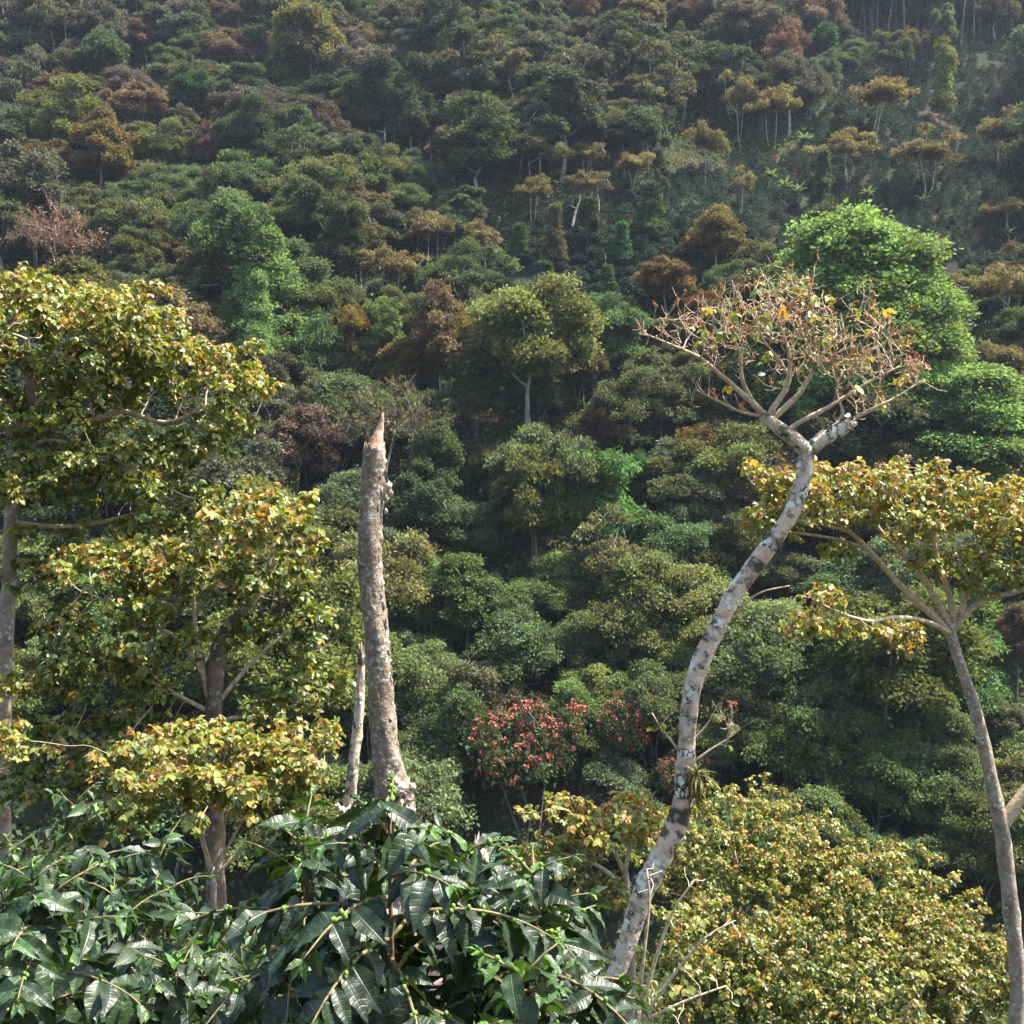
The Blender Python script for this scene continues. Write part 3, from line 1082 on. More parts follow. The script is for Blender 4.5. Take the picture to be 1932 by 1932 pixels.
hero('broadleaf_tree', 1556, 46, 160, 74, (0.034, 0.085, 0.030), 'rich dark green tree at the upper corner of the coffee field', mark='rich dark green corner tree')
hero('columnar_tree', 1775, 88, 240, 38, (0.135, 0.150, 0.040), 'lone slender olive column standing in the coffee field', mark='slender olive column')
hero('broadleaf_tree', 1775, 18, 140, 62, (0.095, 0.145, 0.075), 'pale mint-green tree in front of the eucalyptus stand', mark='pale mint-green tree')
hero('flat_topped_tree', 1720, 58, 150, 70, (0.11, 0.095, 0.045), 'small khaki flat-topped tree beside the pale mint-green tree')
hero('broadleaf_tree', 1680, 70, 170, 70, (0.085, 0.09, 0.04), 'khaki-green tree left of the pale mint-green tree at the field top')
hero('feathery_tree', 1600, 520, 600, 10, BR, 'thin green sprout tree behind the big fresh green tree') if False else None
FL = [(1330, 243, 345, 105, 'on the field edge left of the tall banana clump'), (1600, 258, 355, 110, 'right of the banana plants under the slender olive column'),
      (1745, 263, 372, 150, 'widest one, downhill of the slender olive column'), (1460, 172, 285, 130, 'at the wood edge left of the slender olive column'),
      (1660, 150, 268, 150, 'long-crowned one uphill, left of the slender olive column'), (1010, 335, 432, 85, 'at the left edge of the coffee field above the white snag'),
      (1110, 328, 415, 75, 'just above the two white snags'), (1195, 290, 375, 90, 'uphill of the dark slim conifer'), (818, 402, 520, 115, 'taller of the pair left of the coffee field foot'),
      (908, 428, 528, 105, 'right one of the pair left of the coffee field foot'), (742, 475, 590, 130, 'nearest one, below the pair left of the field foot'),
      (1400, 150, 280, 80, 'small pinkish one inside the wood edge'), (1105, 275, 350, 70, 'small one uphill at the wood edge, above the two snags'),
      (1880, 225, 330, 100, 'at the far right side of the coffee field'), (1900, 375, 450, 90, 'pale-limbed one low on the right of the field'),
      (1830, 515, 655, 130, 'pale-trunked one right of the big fresh green tree'), (1905, 515, 640, 110, 'partner of the pale-trunked one, farther right'),
      (1742, 452, 545, 95, 'dark one touching the crown of the big fresh green tree'), (1890, 650, 770, 120, 'low one at the right foot of the coffee field'),
      (1400, 325, 410, 55, 'spindly one among the banana plants')]
for cx, tp, bs, wd, tx in FL:
    hero('flat_topped_tree', cx, tp, bs, wd, tuple(np.array(FLAT) * rng.uniform(0.8, 1.1)), 'flat-topped orange-olive shade tree, ' + tx, group='flat-topped trees in the coffee field', tcol=(1.7, 1.55, 1.4))
LANDMARKS += [('flat-topped pair', 860, 450), ('banana plants', 1500, 345)]
hero('rust_crowned_tree', 1350, 402, 545, 130, (0.125, 0.098, 0.040), 'brown-olive round tree at the bottom of the coffee field', mark='brown-olive round tree of the field')
hero('rust_crowned_tree', 1258, 488, 620, 110, (0.150, 0.092, 0.046), 'golden brown tree below the brown-olive round tree of the field', mark='golden brown tree')
hero('rust_crowned_tree', 1320, 560, 700, 90, (0.16, 0.08, 0.036), 'orange-brown tree behind the bare leaning tree crown')
for cx, tp, bs, wd, tx, c in [(1107, 386, 478, 58, 'biggest tiered conifer, beside the white snags', DK), (1172, 430, 505, 46, 'small bright conifer right of the biggest tiered one', (0.03, 0.10, 0.035)),
                              (1223, 360, 465, 62, 'pale tiered conifer uphill of the small bright one', (0.065, 0.09, 0.042)), (1250, 294, 385, 40, 'slim dark conifer under the flat-topped trees', DK),
                              (980, 434, 505, 48, 'small rounded conifer at the left of the field foot', (0.05, 0.09, 0.036)), (1025, 503, 570, 56, 'low dark conifer above the olive oak', (0.03, 0.075, 0.03)),
                              (1145, 512, 600, 44, 'thin upright conifer above the right side of the olive oak', (0.05, 0.09, 0.042)), (1043, 400, 510, 44, 'brownish columnar conifer left of the biggest tiered one', (0.085, 0.08, 0.045)),
                              (1585, 205, 285, 40, 'dark conifer midway up the field under the rich dark green tree', DK), (1553, 298, 405, 44, 'slender conifer on a bare pole trunk beside the banana plants', (0.05, 0.075, 0.036)),
                              (1360, 200, 260, 45, 'bushy dark conifer at the top edge of the wood beside the field', DK), (775, 520, 575, 44, 'dark low conifer right of the nearest flat-topped tree', (0.04, 0.09, 0.03))]:
    hero('conifer', cx, tp, bs, wd, c, tx, group='small conifers in the coffee field')
LANDMARKS.append(('biggest tiered conifer', 1107, 430))
for cx, tp, bs, wd, tx in [(1076, 368, 442, 9, 'crooked white snag left of the biggest tiered conifer'), (1127, 374, 470, 9, 'straight white snag right behind the biggest tiered conifer'),
                           (1141, 480, 530, 6, 'short pale pole left of the small bright conifer'), (1012, 1000, 1120, 9, 'dark leaning trunk under the lower olive tree'),
                           (908, 1040, 1100, 8, 'splintered reddish snag left of the lower olive tree')]:
    hero('dead_trunk', cx, tp, bs, wd, (1, 1, 1), tx, 'dead trunk', tcol=(2.1, 1.9, 1.7) if bs < 700 else (0.8, 0.6, 0.5))
for cx, tp, bs, tx in [(1452, 318, 356, 'uppermost banana plant of the clump in the coffee field'), (1482, 336, 380, 'banana plant in the middle of the clump in the coffee field'),
                       (1508, 345, 388, 'right-hand banana plant of the clump in the coffee field'), (1637, 350, 394, 'banana plant standing apart, right of the clump'), (1650, 385, 425, 'small banana plant just below the one standing apart'),
                       (1330, 220, 262, 'banana plant at the upper edge of the coffee field'), (1520, 248, 290, 'banana plant under the pinkish flat-topped trees'), (1740, 365, 400, 'lowest banana plant, right of the big fresh green tree top'), (1905, 425, 465, 'banana plant low on the right side of the field')]:
    hero('banana_plant', cx, tp + 4, bs, 32, (0.075, 0.105, 0.052), tx, 'banana plant', group='banana plants in the coffee field')
# middle of the valley side
hero('layered_tree', 994, 538, 868, 240, (0.150, 0.165, 0.055), 'tall two-tiered olive-green oak-like tree on three pale trunks', mark='olive oak', clear=0.72, variant=0, tcol=(1.5, 1.3, 1.2))
hero('olive_tree_crown', 1012, 850, 1120, 165, (0.125, 0.135, 0.042), 'lower olive tree on a dark trunk below the olive oak', mark='lower olive tree', clear=0.8, tcol=(0.7, 0.6, 0.5))
hero('rust_crowned_tree', 832, 545, 800, 135, (0.125, 0.090, 0.052), 'grey-brown tree standing left of the olive oak', mark='grey-brown tree', tcol=(1.8, 1.7, 1.5))
hero('olive_tree_crown', 862, 600, 790, 110, (0.150, 0.120, 0.030), 'mustard-golden tree tucked between the grey-brown tree and the olive oak')
hero('olive_tree_crown', 672, 583, 760, 90, (0.160, 0.115, 0.030), 'mustard tree left of the leafy bright green bush-tree', mark='mustard tree')
hero('broadleaf_tree', 728, 582, 740, 95, (0.115, 0.165, 0.050), 'bright leafy green tree right of the mustard tree', mark='bright leafy tree')
hero('olive_tree_crown', 770, 640, 790, 120, (0.135, 0.110, 0.032), 'low golden olive tree above the bare grey tree')
hero('bare_tree', 735, 700, 960, 265, (0.105, 0.098, 0.052), 'wide greyish half-bare tree behind the broken trunk', mark='half-bare grey tree', clear=0.7, variant=1)
hero('broadleaf_tree', 818, 810, 1010, 120, (0.078, 0.098, 0.042), 'dull green tree right of the broken trunk top')
hero('feathery_tree', 1142, 866, 1085, 165, (0.088, 0.162, 0.048), 'vivid feathery tree right of the lower olive tree', mark='vivid feathery tree')
hero('feathery_tree', 1180, 598, 760, 110, (0.081, 0.132, 0.050), 'feathery green tree right of the olive oak', mark='feathery tree by the oak')
hero('feathery_tree', 610, 600, 770, 100, (0.074, 0.122, 0.048), 'feathery green tree left of the mustard tree')
hero('feathery_tree', 1200, 860, 980, 90, (0.05, 0.12, 0.036), 'darker feathery tree uphill behind the vivid feathery tree')
hero('feathery_tree', 1830, 1200, 1370, 150, (0.081, 0.147, 0.048), 'feathery tree behind the slim right-hand trunk', mark='feathery tree behind the slim trunk')
hero('feathery_tree', 1560, 1060, 1200, 140, (0.074, 0.122, 0.048), 'feathery tree between the leaning trunk and the right-hand crown')
hero('rust_crowned_tree', 1110, 620, 820, 90, (0.118, 0.078, 0.046), 'brown tree against the right side of the olive oak')
hero('rust_crowned_tree', 1130, 770, 930, 90, (0.090, 0.062, 0.036), 'dark brown tree below the feathery tree by the oak')
hero('bright_green_tree', 1592, 404, 930, 440, (0.150, 0.228, 0.075), 'biggest fresh green tree, behind the bare leaning tree', mark='biggest fresh green tree', variant=1)
hero('bright_green_tree', 1712, 500, 955, 340, (0.145, 0.22, 0.072), 'fresh green tree on the right shoulder of the biggest one', variant=2)
hero('bright_green_tree', 1815, 690, 1010, 320, (0.150, 0.228, 0.075), 'lower fresh green tree behind the right-hand flat crown', variant=0)
hero('rust_crowned_tree', 1905, 745, 900, 90, (0.155, 0.085, 0.055), 'reddish crown right of the lower fresh green tree', mark='reddish crown at the edge')
hero('rust_crowned_tree', 1915, 1150, 1330, 90, (0.13, 0.085, 0.062), 'pinkish brown tree beside the slim right-hand trunk')
hero('red_flowering_tree', 1000, 1362, 1600, 230, (0.060, 0.090, 0.035), 'largest tree covered in red flower heads', mark='red flowering trees', clear=0.9, variant=0, group='red flowering trees')
hero('red_flowering_tree', 1180, 1340, 1510, 130, (0.060, 0.090, 0.035), 'half-hidden red flowering tree left of the leaning trunk', variant=1, clear=0.8, group='red flowering trees')
hero('red_flowering_tree', 1292, 1440, 1560, 90, (0.060, 0.090, 0.035), 'red flowering tree showing on both sides of the leaning trunk', variant=0, group='red flowering trees')
hero('silvery_shrub_tree', 1160, 1432, 1560, 145, (0.105, 0.128, 0.072), 'silvery green round tree between the red flowering trees', mark='silvery round tree')
hero('silvery_shrub_tree', 1905, 1330, 1450, 110, (0.120, 0.130, 0.080), 'pale silvery tree right of the slim right-hand trunk')
hero('shade_tree', 965, 1165, 1345, 230, (0.085, 0.125, 0.055), 'broad grey-green tree with forking pale limbs above the red flowers', mark='broad forked tree', tcol=(1.4, 1.35, 1.3))
hero('shade_tree', 830, 1310, 1545, 210, (0.080, 0.118, 0.046), 'open-limbed green tree right of the broken trunk foot', mark='open-limbed tree', tcol=(1.5, 1.45, 1.4))
hero('shade_tree', 1480, 1335, 1535, 230, (0.092, 0.130, 0.042), 'olive green spreading tree with pale crossing limbs right of the leaning trunk', mark='crossing-limbed tree', tcol=(1.4, 1.35, 1.3))
hero('shade_tree', 1640, 1400, 1600, 220, (0.092, 0.130, 0.044), 'wide green tree just above the orange canopy', mark='wide tree above the orange canopy', tcol=(1.3, 1.3, 1.25))
hero('shade_tree', 1780, 1420, 1620, 200, (0.085, 0.120, 0.048), 'green spreading tree left of the slim right-hand trunk', mark='spreading tree by the slim trunk')
EUC = []
for i in range(24):
    cx = 1600 + i * 15 + rng.uniform(-5, 5)
    bs = 96 + rng.uniform(-32, 4)
    EUC.append(hero('eucalyptus_tree', cx, bs - rng.uniform(190, 230), bs, 34, (0.030, 0.040, 0.030), '', tcol=tuple(np.array([1.5, 1.4, 1.4]) * rng.uniform(0.12, 0.6)), group='eucalyptus stand at the top of the field'))
order = sorted(EUC, key=lambda o: project(o.location)[0])
T1 = 'first second third fourth fifth sixth seventh eighth ninth tenth eleventh twelfth thirteenth fourteenth fifteenth sixteenth seventeenth eighteenth nineteenth'.split()
ORD = T1 + [t_ if not u_ else t_[:-4] + 'y-' + T1[u_ - 1] for t_ in 'twentieth thirtieth fortieth fiftieth sixtieth seventieth eightieth'.split() for u_ in range(10)]
for i, o in enumerate(order):
    o['label'] = 'tall dark eucalyptus above the coffee field, %s from the left of the stand' % ORD[i]

# ---- the rest of the wood
def mix_for(px, py):
    if py < 340 and px < 720:
        return dict(broadleaf_tree=34, shade_tree=8, open_tree=10, rust_crowned_tree=24, olive_tree_crown=12, layered_tree=12, tangled_dark_tree=4)
    if py < 340:
        return dict(broadleaf_tree=38, shade_tree=16, open_tree=18, rust_crowned_tree=16, olive_tree_crown=6, layered_tree=8)
    if py < 560:
        return dict(shade_tree=40, broadleaf_tree=24, open_tree=18, rust_crowned_tree=9, layered_tree=6, flat_topped_tree=4)
    if py < 1020:
        return dict(broadleaf_tree=30, shade_tree=24, open_tree=14, rust_crowned_tree=8, olive_tree_crown=8, layered_tree=8, feathery_tree=6, tangled_dark_tree=6, bare_tree=1)
    return dict(shade_tree=56, open_tree=16, broadleaf_tree=13, feathery_tree=8, silvery_shrub_tree=4, layered_tree=6)


HRATIO = {'shade_tree': 1.75, 'flat_topped_tree': 1.7, 'silvery_shrub_tree': 1.7, 'bare_tree': 1.8}
fill = []
fr = np.random.default_rng(5)
for _ in range(42000):
    y = math.sqrt(fr.uniform(78 ** 2, 300 ** 2))
    x = fr.uniform(-0.52, 0.52) * y
    r_ = 2.9 + 0.0038 * y + fr.choice([-0.9, -0.4, 0.1, 0.6, 1.2])
    z = float(ground(x, y))
    px, py, d = project((x, y, z + 5))
    if px < -70 or px > 2000 or py < -60 or py > 1760:
        continue
    if px < 330 and py > 1330 or px > 1250 and py > 1640:
        continue
    if inside(FIELD, x, y):
        continue
    if any((x - a) ** 2 + (y - b) ** 2 < ((0.70 if py < 700 else (0.60 if py < 1080 else 0.53)) * (r_ + c)) ** 2 for a, b, c in fill_xy) if (fill_xy := [(f[0], f[1], f[2]) for f in fill]) else False:
        continue
    if any((x - a) ** 2 + (y - b) ** 2 < (0.55 * r_ + 0.62 * c) ** 2 for a, b, c in GROUND_LIST):
        continue
    # what stands in front of a tree that can be singled out must not hide it
    mx = mix_for(px, py)
    ks = list(mx)
    kd = ks[int(fr.choice(len(ks), p=np.array(list(mx.values())) / sum(mx.values())))]
    wpx = r_ * 1.15 / (d * HALF / S)
    tpx = project((x, y, z + r_ * 1.42 * HRATIO.get(kd, 2.5)))[1]
    if any(d < D_ + 1 and px + wpx > x0 and px - wpx < x1 and tpx < y1 and tpx + wpx * 2.2 > y0 for x0, y0, x1, y1, D_ in CLEAR):
        continue
    fill.append((x, y, r_, kd, px, py))
print('fill trees', len(fill))
import collections
print(collections.Counter(f[3] for f in fill))
recs = []
for x, y, r_, kd, px, py in fill:
    c, tx = COLOURS[kd][int(fr.integers(len(COLOURS[kd])))]
    c = np.array(c) * fr.uniform(0.82, 1.22) * (1 + fr.normal(size=3) * 0.05)
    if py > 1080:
        c = c * np.array([1.42, 1.38, 1.15])  # light put into the leaf colour: low crowns brightened against their backlit shade
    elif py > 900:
        c = c * 1.15  # same painted brightening, weaker, a little higher up
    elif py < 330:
        c = (c * 0.8 + c.mean() * 0.2) * np.array([0.90, 0.94, 1.02])  # distance haze painted into the colour: upper crowns greyer and bluer
    K = KINDS[kd]
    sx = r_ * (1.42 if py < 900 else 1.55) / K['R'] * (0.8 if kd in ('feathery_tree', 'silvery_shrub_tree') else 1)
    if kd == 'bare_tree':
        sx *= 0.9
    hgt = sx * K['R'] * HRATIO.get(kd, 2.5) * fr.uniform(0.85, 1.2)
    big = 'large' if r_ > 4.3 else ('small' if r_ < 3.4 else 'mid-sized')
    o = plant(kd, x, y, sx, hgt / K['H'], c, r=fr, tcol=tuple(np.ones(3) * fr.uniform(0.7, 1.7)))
    tag(o, '', 'tree', {'shade_tree': 'spreading trees of the lower slope', 'broadleaf_tree': 'domed forest trees'}.get(kd, kd.replace('_', ' ').replace(' tree crown', '-crowned tree') + 's of the slope'))
    q = project(np.array(o.location) + [0, 0, hgt * 0.6])
    recs.append((o, f'{big} {tx}', q[0], q[1]))

# ---- coffee rows on the far slope
cof = []
uy = np.arange(100, 262, 2.25)
for y0 in uy:
    lo = -0.52 * y0
    for x0 in np.arange(lo, 0.52 * y0, 2.1):
        x, y = x0 + fr.normal() * 0.32, y0 + fr.normal() * 0.32
        if not inside(FIELD, x, y) or fr.uniform() < 0.08:
            continue
        if math.sin(x * 0.19 + 2) * math.sin(y * 0.16 + 1) + 0.3 * math.sin(x * 0.5 + y * 0.4) > 0.95:
            continue                                       # bare and grassy patches
        px, py, d = project((x, y, float(ground(x, y)) + 1))
        if -15 < px < 1947:
            cof.append((d, x, y, px, py))
cof.sort()
print('coffee bushes on the slope', len(cof))
SLOPE_COF = (0.025, 0.046, 0.030)
cof_far = MB()
for i, (d, x, y, px, py) in enumerate(cof):
    s_ = fr.uniform(0.85, 1.25)
    if i < 290:
        o = plant('coffee_bush', x, y, s_, s_ * fr.uniform(0.85, 1.15), np.array(SLOPE_COF) * fr.uniform(0.65, 1.5), r=fr)
        tag(o, '', 'coffee bush', 'coffee bushes in the rows across the valley')
        recs.append((o, 'dark glossy coffee bush', px, py))
    else:
        n = 640
        dd = rand_dirs(n, fr)
        dd[:, 2] = abs(dd[:, 2]) * 1.1 - 0.1
        rr = 1.0 * s_
        lob = 1 + 0.25 * np.sin(3 * np.arctan2(dd[:, 1], dd[:, 0]) + fr.uniform(0, 6)) * np.sin(4 * dd[:, 2] + fr.uniform(0, 6))
        pos = np.array([x, y, float(ground(x, y)) + 0.35]) + dd * [rr, rr, rr * 1.45] * (lob * fr.uniform(0.6, 1.0, n))[:, None]
        put_leaves(cof_far, L_FAR, pos, norm(dd + fr.normal(size=(n, 3)) * 0.6 - [0, 0, 0.4]), norm(dd * 0.8 + fr.normal(size=(n, 3)) * 0.45 + [0, 0, 0.5]), fr.uniform(0.16, 0.28, n), rnd=fr.uniform(0, 1, n), clump=np.full(n, fr.uniform()))
o = obj('coffee_rows', cof_far.mesh('coffee_rows', M_HILLCOF), colour=SLOPE_COF)
o['label'] = 'dark mass of coffee bushes on the upper part of the field'
o['category'] = 'coffee bushes'
o['kind'] = 'stuff'

# ---- labels that tell the fill trees apart: nearest landmark, direction, rank
cells = {}
for o, tx, px, py in recs:
    best = min(LANDMARKS, key=lambda L: (L[1] - px) ** 2 + 1.6 * (L[2] - py) ** 2)
    a = math.degrees(math.atan2(best[2] - py, px - best[1])) % 360
    dr = ['right of', 'up-right of', 'above', 'up-left of', 'left of', 'down-left of', 'below', 'down-right of'][int(((a + 22.5) % 360) // 45)]
    cells.setdefault((tx, dr, best[0]), []).append(((px - best[1]) ** 2 + (py - best[2]) ** 2, o))
for (tx, dr, lm), xs_ in cells.items():
    xs_.sort(key=lambda q: q[0])
    for i, (_, o) in enumerate(xs_):
        k_ = '' if len(xs_) == 1 else (ORD[i] + ' nearest ' if i else 'nearest ')
        o['label'] = f'{tx}, {k_}{dr} the {lm}'

# ---- undergrowth between the trees
n = 420000
yy = np.sqrt(fr.uniform(46 ** 2, 330 ** 2, n))
xx = fr.uniform(-0.53, 0.53, n) * yy
keep = ~inside(FIELD, xx, yy)
xx, yy = xx[keep], yy[keep]
n = len(xx)
bush = 0.5 + 0.5 * np.sin(xx * 0.9 + 2 * np.sin(yy * 0.5)) * np.sin(yy * 1.1 + 1.7 * np.sin(xx * 0.4))
zz = ground(xx, yy) + fr.uniform(0.1, 1, n) ** 0.5 * (0.4 + 4.2 * bush ** 1.3)
ug = MB()
put_leaves(ug, L_FAR, np.stack([xx, yy, zz], -1), rand_dirs(n, fr), norm(fr.normal(size=(n, 3)) * 0.8 + [0, -0.3, 0.7]), fr.uniform(0.28, 0.6, n), rnd=fr.uniform(0, 1, n), clump=bush)
o = obj('undergrowth', ug.mesh('undergrowth', M_HILL), colour=(0.070, 0.098, 0.044))
o['kind'] = 'stuff'
o['label'] = 'dark leafy undergrowth filling the gaps between the trees'
o['category'] = 'undergrowth'
#SECTION3
# ------------------------------------------------------------------ near trees
def rows(pts, d):
    """(px, py, width in px[, extra depth]) -> rows x, y, z, r"""
    o = []
    for q in pts:
        dd = d + (q[3] if len(q) > 3 else 0)
        o.append((*P(q[0], q[1], dd), q[2] / 2 * dd * HALF / S))
    return np.array(o)


def to_ground(L, flare=1.25):
    """carry a trunk down from its first row to the ground"""
    x, y, z, r = L[0]
    gz = float(ground(x, y)) - 0.3
    m = np.array([[x, y, gz, r * flare * 1.2], [x, y, gz + (z - gz) * 0.35, r * flare]])
    return np.vstack([m, L])


def foot(L):
    return np.array([L[0, 0], L[0, 1], L[0, 2] + 0.3])


def blob_points(ells, n, d, k, top=0.55, gap=0.9):
    """points filling the crown volumes, most of them near their upper skins"""
    A = np.array([e[2] * e[3] for e in ells], float)
    o = []
    for e, a in zip(ells, A / A.sum()):
        m = max(4, int(n * a))
        cx, cy, rx, ry = e[:4]
        rz = e[4] if len(e) > 4 else rx * d * HALF / S
        dd = e[5] if len(e) > 5 else 0
        v = rand_dirs(m, k)
        v[:, 2] = np.where(k.uniform(size=m) < top, abs(v[:, 2]), v[:, 2])
        v *= np.where(k.uniform(size=(m, 1)) < 0.8, k.uniform(0.3, 1.05, (m, 1)) ** 0.5, k.uniform(0.7, 1.45, (m, 1)))
        c = P(cx, cy, d + dd)
        s_ = d * HALF / S
        q = c + v * np.array([rx * s_, rz, ry * s_])
        f = 6.28 / gap                                      # ragged gaps through the crown
        g_ = np.sin(q[:, 0] * f + 1.7 * np.sin(q[:, 2] * f * 0.7)) * np.sin(q[:, 1] * f * 0.8 + 1.3 * np.sin(q[:, 0] * f * 0.6)) + 0.9 * np.sin(q[:, 2] * f * 1.5 + 2 * np.sin(q[:, 0] * f * 0.8 + q[:, 1] * f))
        o.append(q[g_ > 0.12])
    return np.vstack(o)


def shade_leaves(mb, pos, d, k, per, size, age, age_sd, young=None, reach=0.10, hang=0.55):
    """trifoliate leaves round twig ends"""
    for j in range(int(math.ceil(per))):
        n = len(pos)
        keep = k.uniform(size=n) < min(1.0, per - j)
        p, dd = pos[keep], d[keep]
        n = len(p)
        if not n:
            continue
        pet = norm(dd * 0.4 + k.normal(size=(n, 3)) * 0.75 + [0, 0, 0.45])
        ln = k.uniform(0.5, 1.6, n) * reach
        c = p + pet * ln[:, None]
        ag = np.clip(k.normal(age, age_sd, n) + (0 if young is None else young[keep]), 0, 1)
        hor = norm(pet * [1, 1, 0.1] + k.normal(size=(n, 3)) * 0.25)
        dirn = norm(hor * k.uniform(0.35, 1.0, (n, 1)) + np.array([0, 0, -1]) * k.uniform(0.0, 2 * hang, (n, 1)))
        nr = norm(np.array([0, 0, 1.0]) + k.normal(size=(n, 3)) * 0.55 + hor * 0.25)
        side = norm(np.cross(dirn, nr))
        sz = size * k.uniform(0.55, 1.25, n) * np.where(ag > 0.8, 0.6, 1.0)
        rn = k.uniform(0, 1, n)
        for s_, off in ((0, 0.0), (1, 1.15), (-1, -1.15)):
            if s_:
                e = norm(dirn * math.cos(off) + side * math.sin(off) + [0, 0, -0.15] + k.normal(size=(n, 3)) * 0.15)
                put_leaves(mb, L_SHADE, c, e, norm(nr + side * s_ * 0.3 + k.normal(size=(n, 3)) * 0.15), sz * 0.88, rnd=rn, age=ag)
            else:
                put_leaves(mb, L_SHADE, c + dirn * sz[:, None] * 0.18, norm(dirn + k.normal(size=(n, 3)) * 0.1), nr, sz, rnd=rn, age=ag)


ENDS = []


def near_tree(name, label, d, trunk, limbs, ells, n_att, step, per, size, age, age_sd=0.17, seed=1, bark=None, twig=None, tip=0.004, depth=3, group=None,
              tint=(1, 1, 1), age_up=0.13, trunk_rough=0.07, sides=18, keep_tip=1.0, dk=None, hang=0.55, ground_it=True, cat='tree', cap=0.7, wob=0.22, stalks=None, fan=0, gap=0.9):
    k = np.random.default_rng(seed)
    T = rows(trunk, d)
    if ground_it:
        T = to_ground(T)
    b = foot(T)
    root = tag(empty(name, b), label, cat, group)
    sk = Skel()
    mb = MB()
    L = sk.line(T, 0.10)
    tube(mb, L[:, :3] - b, L[:, 3], sides, trunk_rough, seed=seed)
    obj('trunk', mb.mesh('trunk', bark or M_SHADEBARK), root)
    for i, l in enumerate(limbs):
        R_ = rows(l, d)
        mb = MB()
        L = sk.line(R_, 0.10, attach=True)
        tube(mb, L[:, :3] - b, L[:, 3], 10, 0.06, seed=seed + i + 1)
        obj('limb', mb.mesh('limb', (bark if l[0][2] > 17 else None) or twig or M_SHADEBARK), root)
    att = blob_points(ells, n_att, d, k, gap=gap)
    sk.grow(att, step, dk or step * 1.05, iters=70, r=k, wob=wob)
    sk.radii(tip, 2.3, cap)
    mb = MB()
    sk.twigs(mb, 5, b)
    if fan:
        A_ = np.array(sk.p)
        for i in range(len(A_)):
            if sk.fixed[i] and sk.R[i] > 0.028 or sk.par[i] < 0 or (A_[i, 2] < P(0, 800, d)[2] and not (P(0, 1425, d)[2] < A_[i, 2] < P(0, 1330, d)[2] and abs(A_[i, 0] - P(1300, 1400, d)[0]) > 0.16)):
                continue
            for _ in range(k.poisson(fan)):
                e = norm(A_[i] - A_[sk.par[i]])
                v = norm(e * 0.7 + k.normal(size=3) * 0.6 + [0, 0, 0.55])
                ln = k.uniform(0.10, 0.34)
                c = [A_[i] - b]
                for q in range(5):
                    v = norm(v + k.normal(size=3) * 0.16 + [0, 0, 0.06])
                    c.append(c[-1] + v * ln / 5)
                c = np.array(c)
                tube(mb, c, np.linspace(0.006, 0.003, 6), 4, cap=False)
                for q in (2, 3, 4):
                    if k.uniform() < 0.7:
                        v2 = norm(v + k.normal(size=3) * 0.7)
                        e2 = c[q] + v2 * ln * 0.3
                        tube(mb, np.array([c[q], e2, e2 + norm(v2 + [0, 0, 0.4]) * ln * 0.3]), [0.005, 0.004, 0.0028], 3, cap=False)
                        ENDS.append(e2)
                ENDS.append(c[-1])
    obj('branches', mb.mesh('branches', twig or M_TWIGDARK), root)
    pos, dr, td = sk.tips(depth)
    sel = k.uniform(size=len(pos)) < keep_tip
    pos, dr, td = pos[sel], dr[sel], td[sel]
    ztop = np.zeros(len(pos))
    # young rusty leaves stand at the very ends of the upper twigs
    s_ = 0.45
    cell = {}
    for i, q in enumerate(pos):
        key = (int(q[0] / s_), int(q[1] / s_))
        cell[key] = max(cell.get(key, -1e9), q[2])
    for i, q in enumerate(pos):
        ztop[i] = cell[(int(q[0] / s_), int(q[1] / s_))] - q[2]
    young = np.where(ztop < 0.25, age_up, 0) - np.where(ztop > 0.6, 0.12, 0) + np.where(td == 0, 0.05, -0.05)
    mb = MB()
    shade_leaves(mb, pos - b, dr, k, per, size, age, age_sd, young, reach=size * 0.8, hang=hang)
    obj('crown', mb.mesh('crown', M_SHADE), root, tint)
    if stalks:
        mb = MB()
        for q in ENDS:
            e = np.array([0, 0, 1.0])
            if k.uniform() > 0.26:
                continue
            for _ in range(1):
                c = [q]
                v = norm(e + k.normal(size=3) * 0.6)
                for s2 in range(5):
                    v = norm(v + k.normal(size=3) * 0.55 + [0, 0, 0.15])
                    c.append(c[-1] + v * 0.022)
                tube(mb, np.array(c), np.linspace(0.006, 0.0035, 6), 3, cap=False)
                n = 7
                put_leaves(mb, L_FAR, np.array(c)[k.integers(1, 6, n)], rand_dirs(n, k), rand_dirs(n, k), k.uniform(0.018, 0.045, n))
        if mb.n:
            obj('flower_stalks', mb.mesh('flower_stalks', M_BUD), root)
    return root, sk


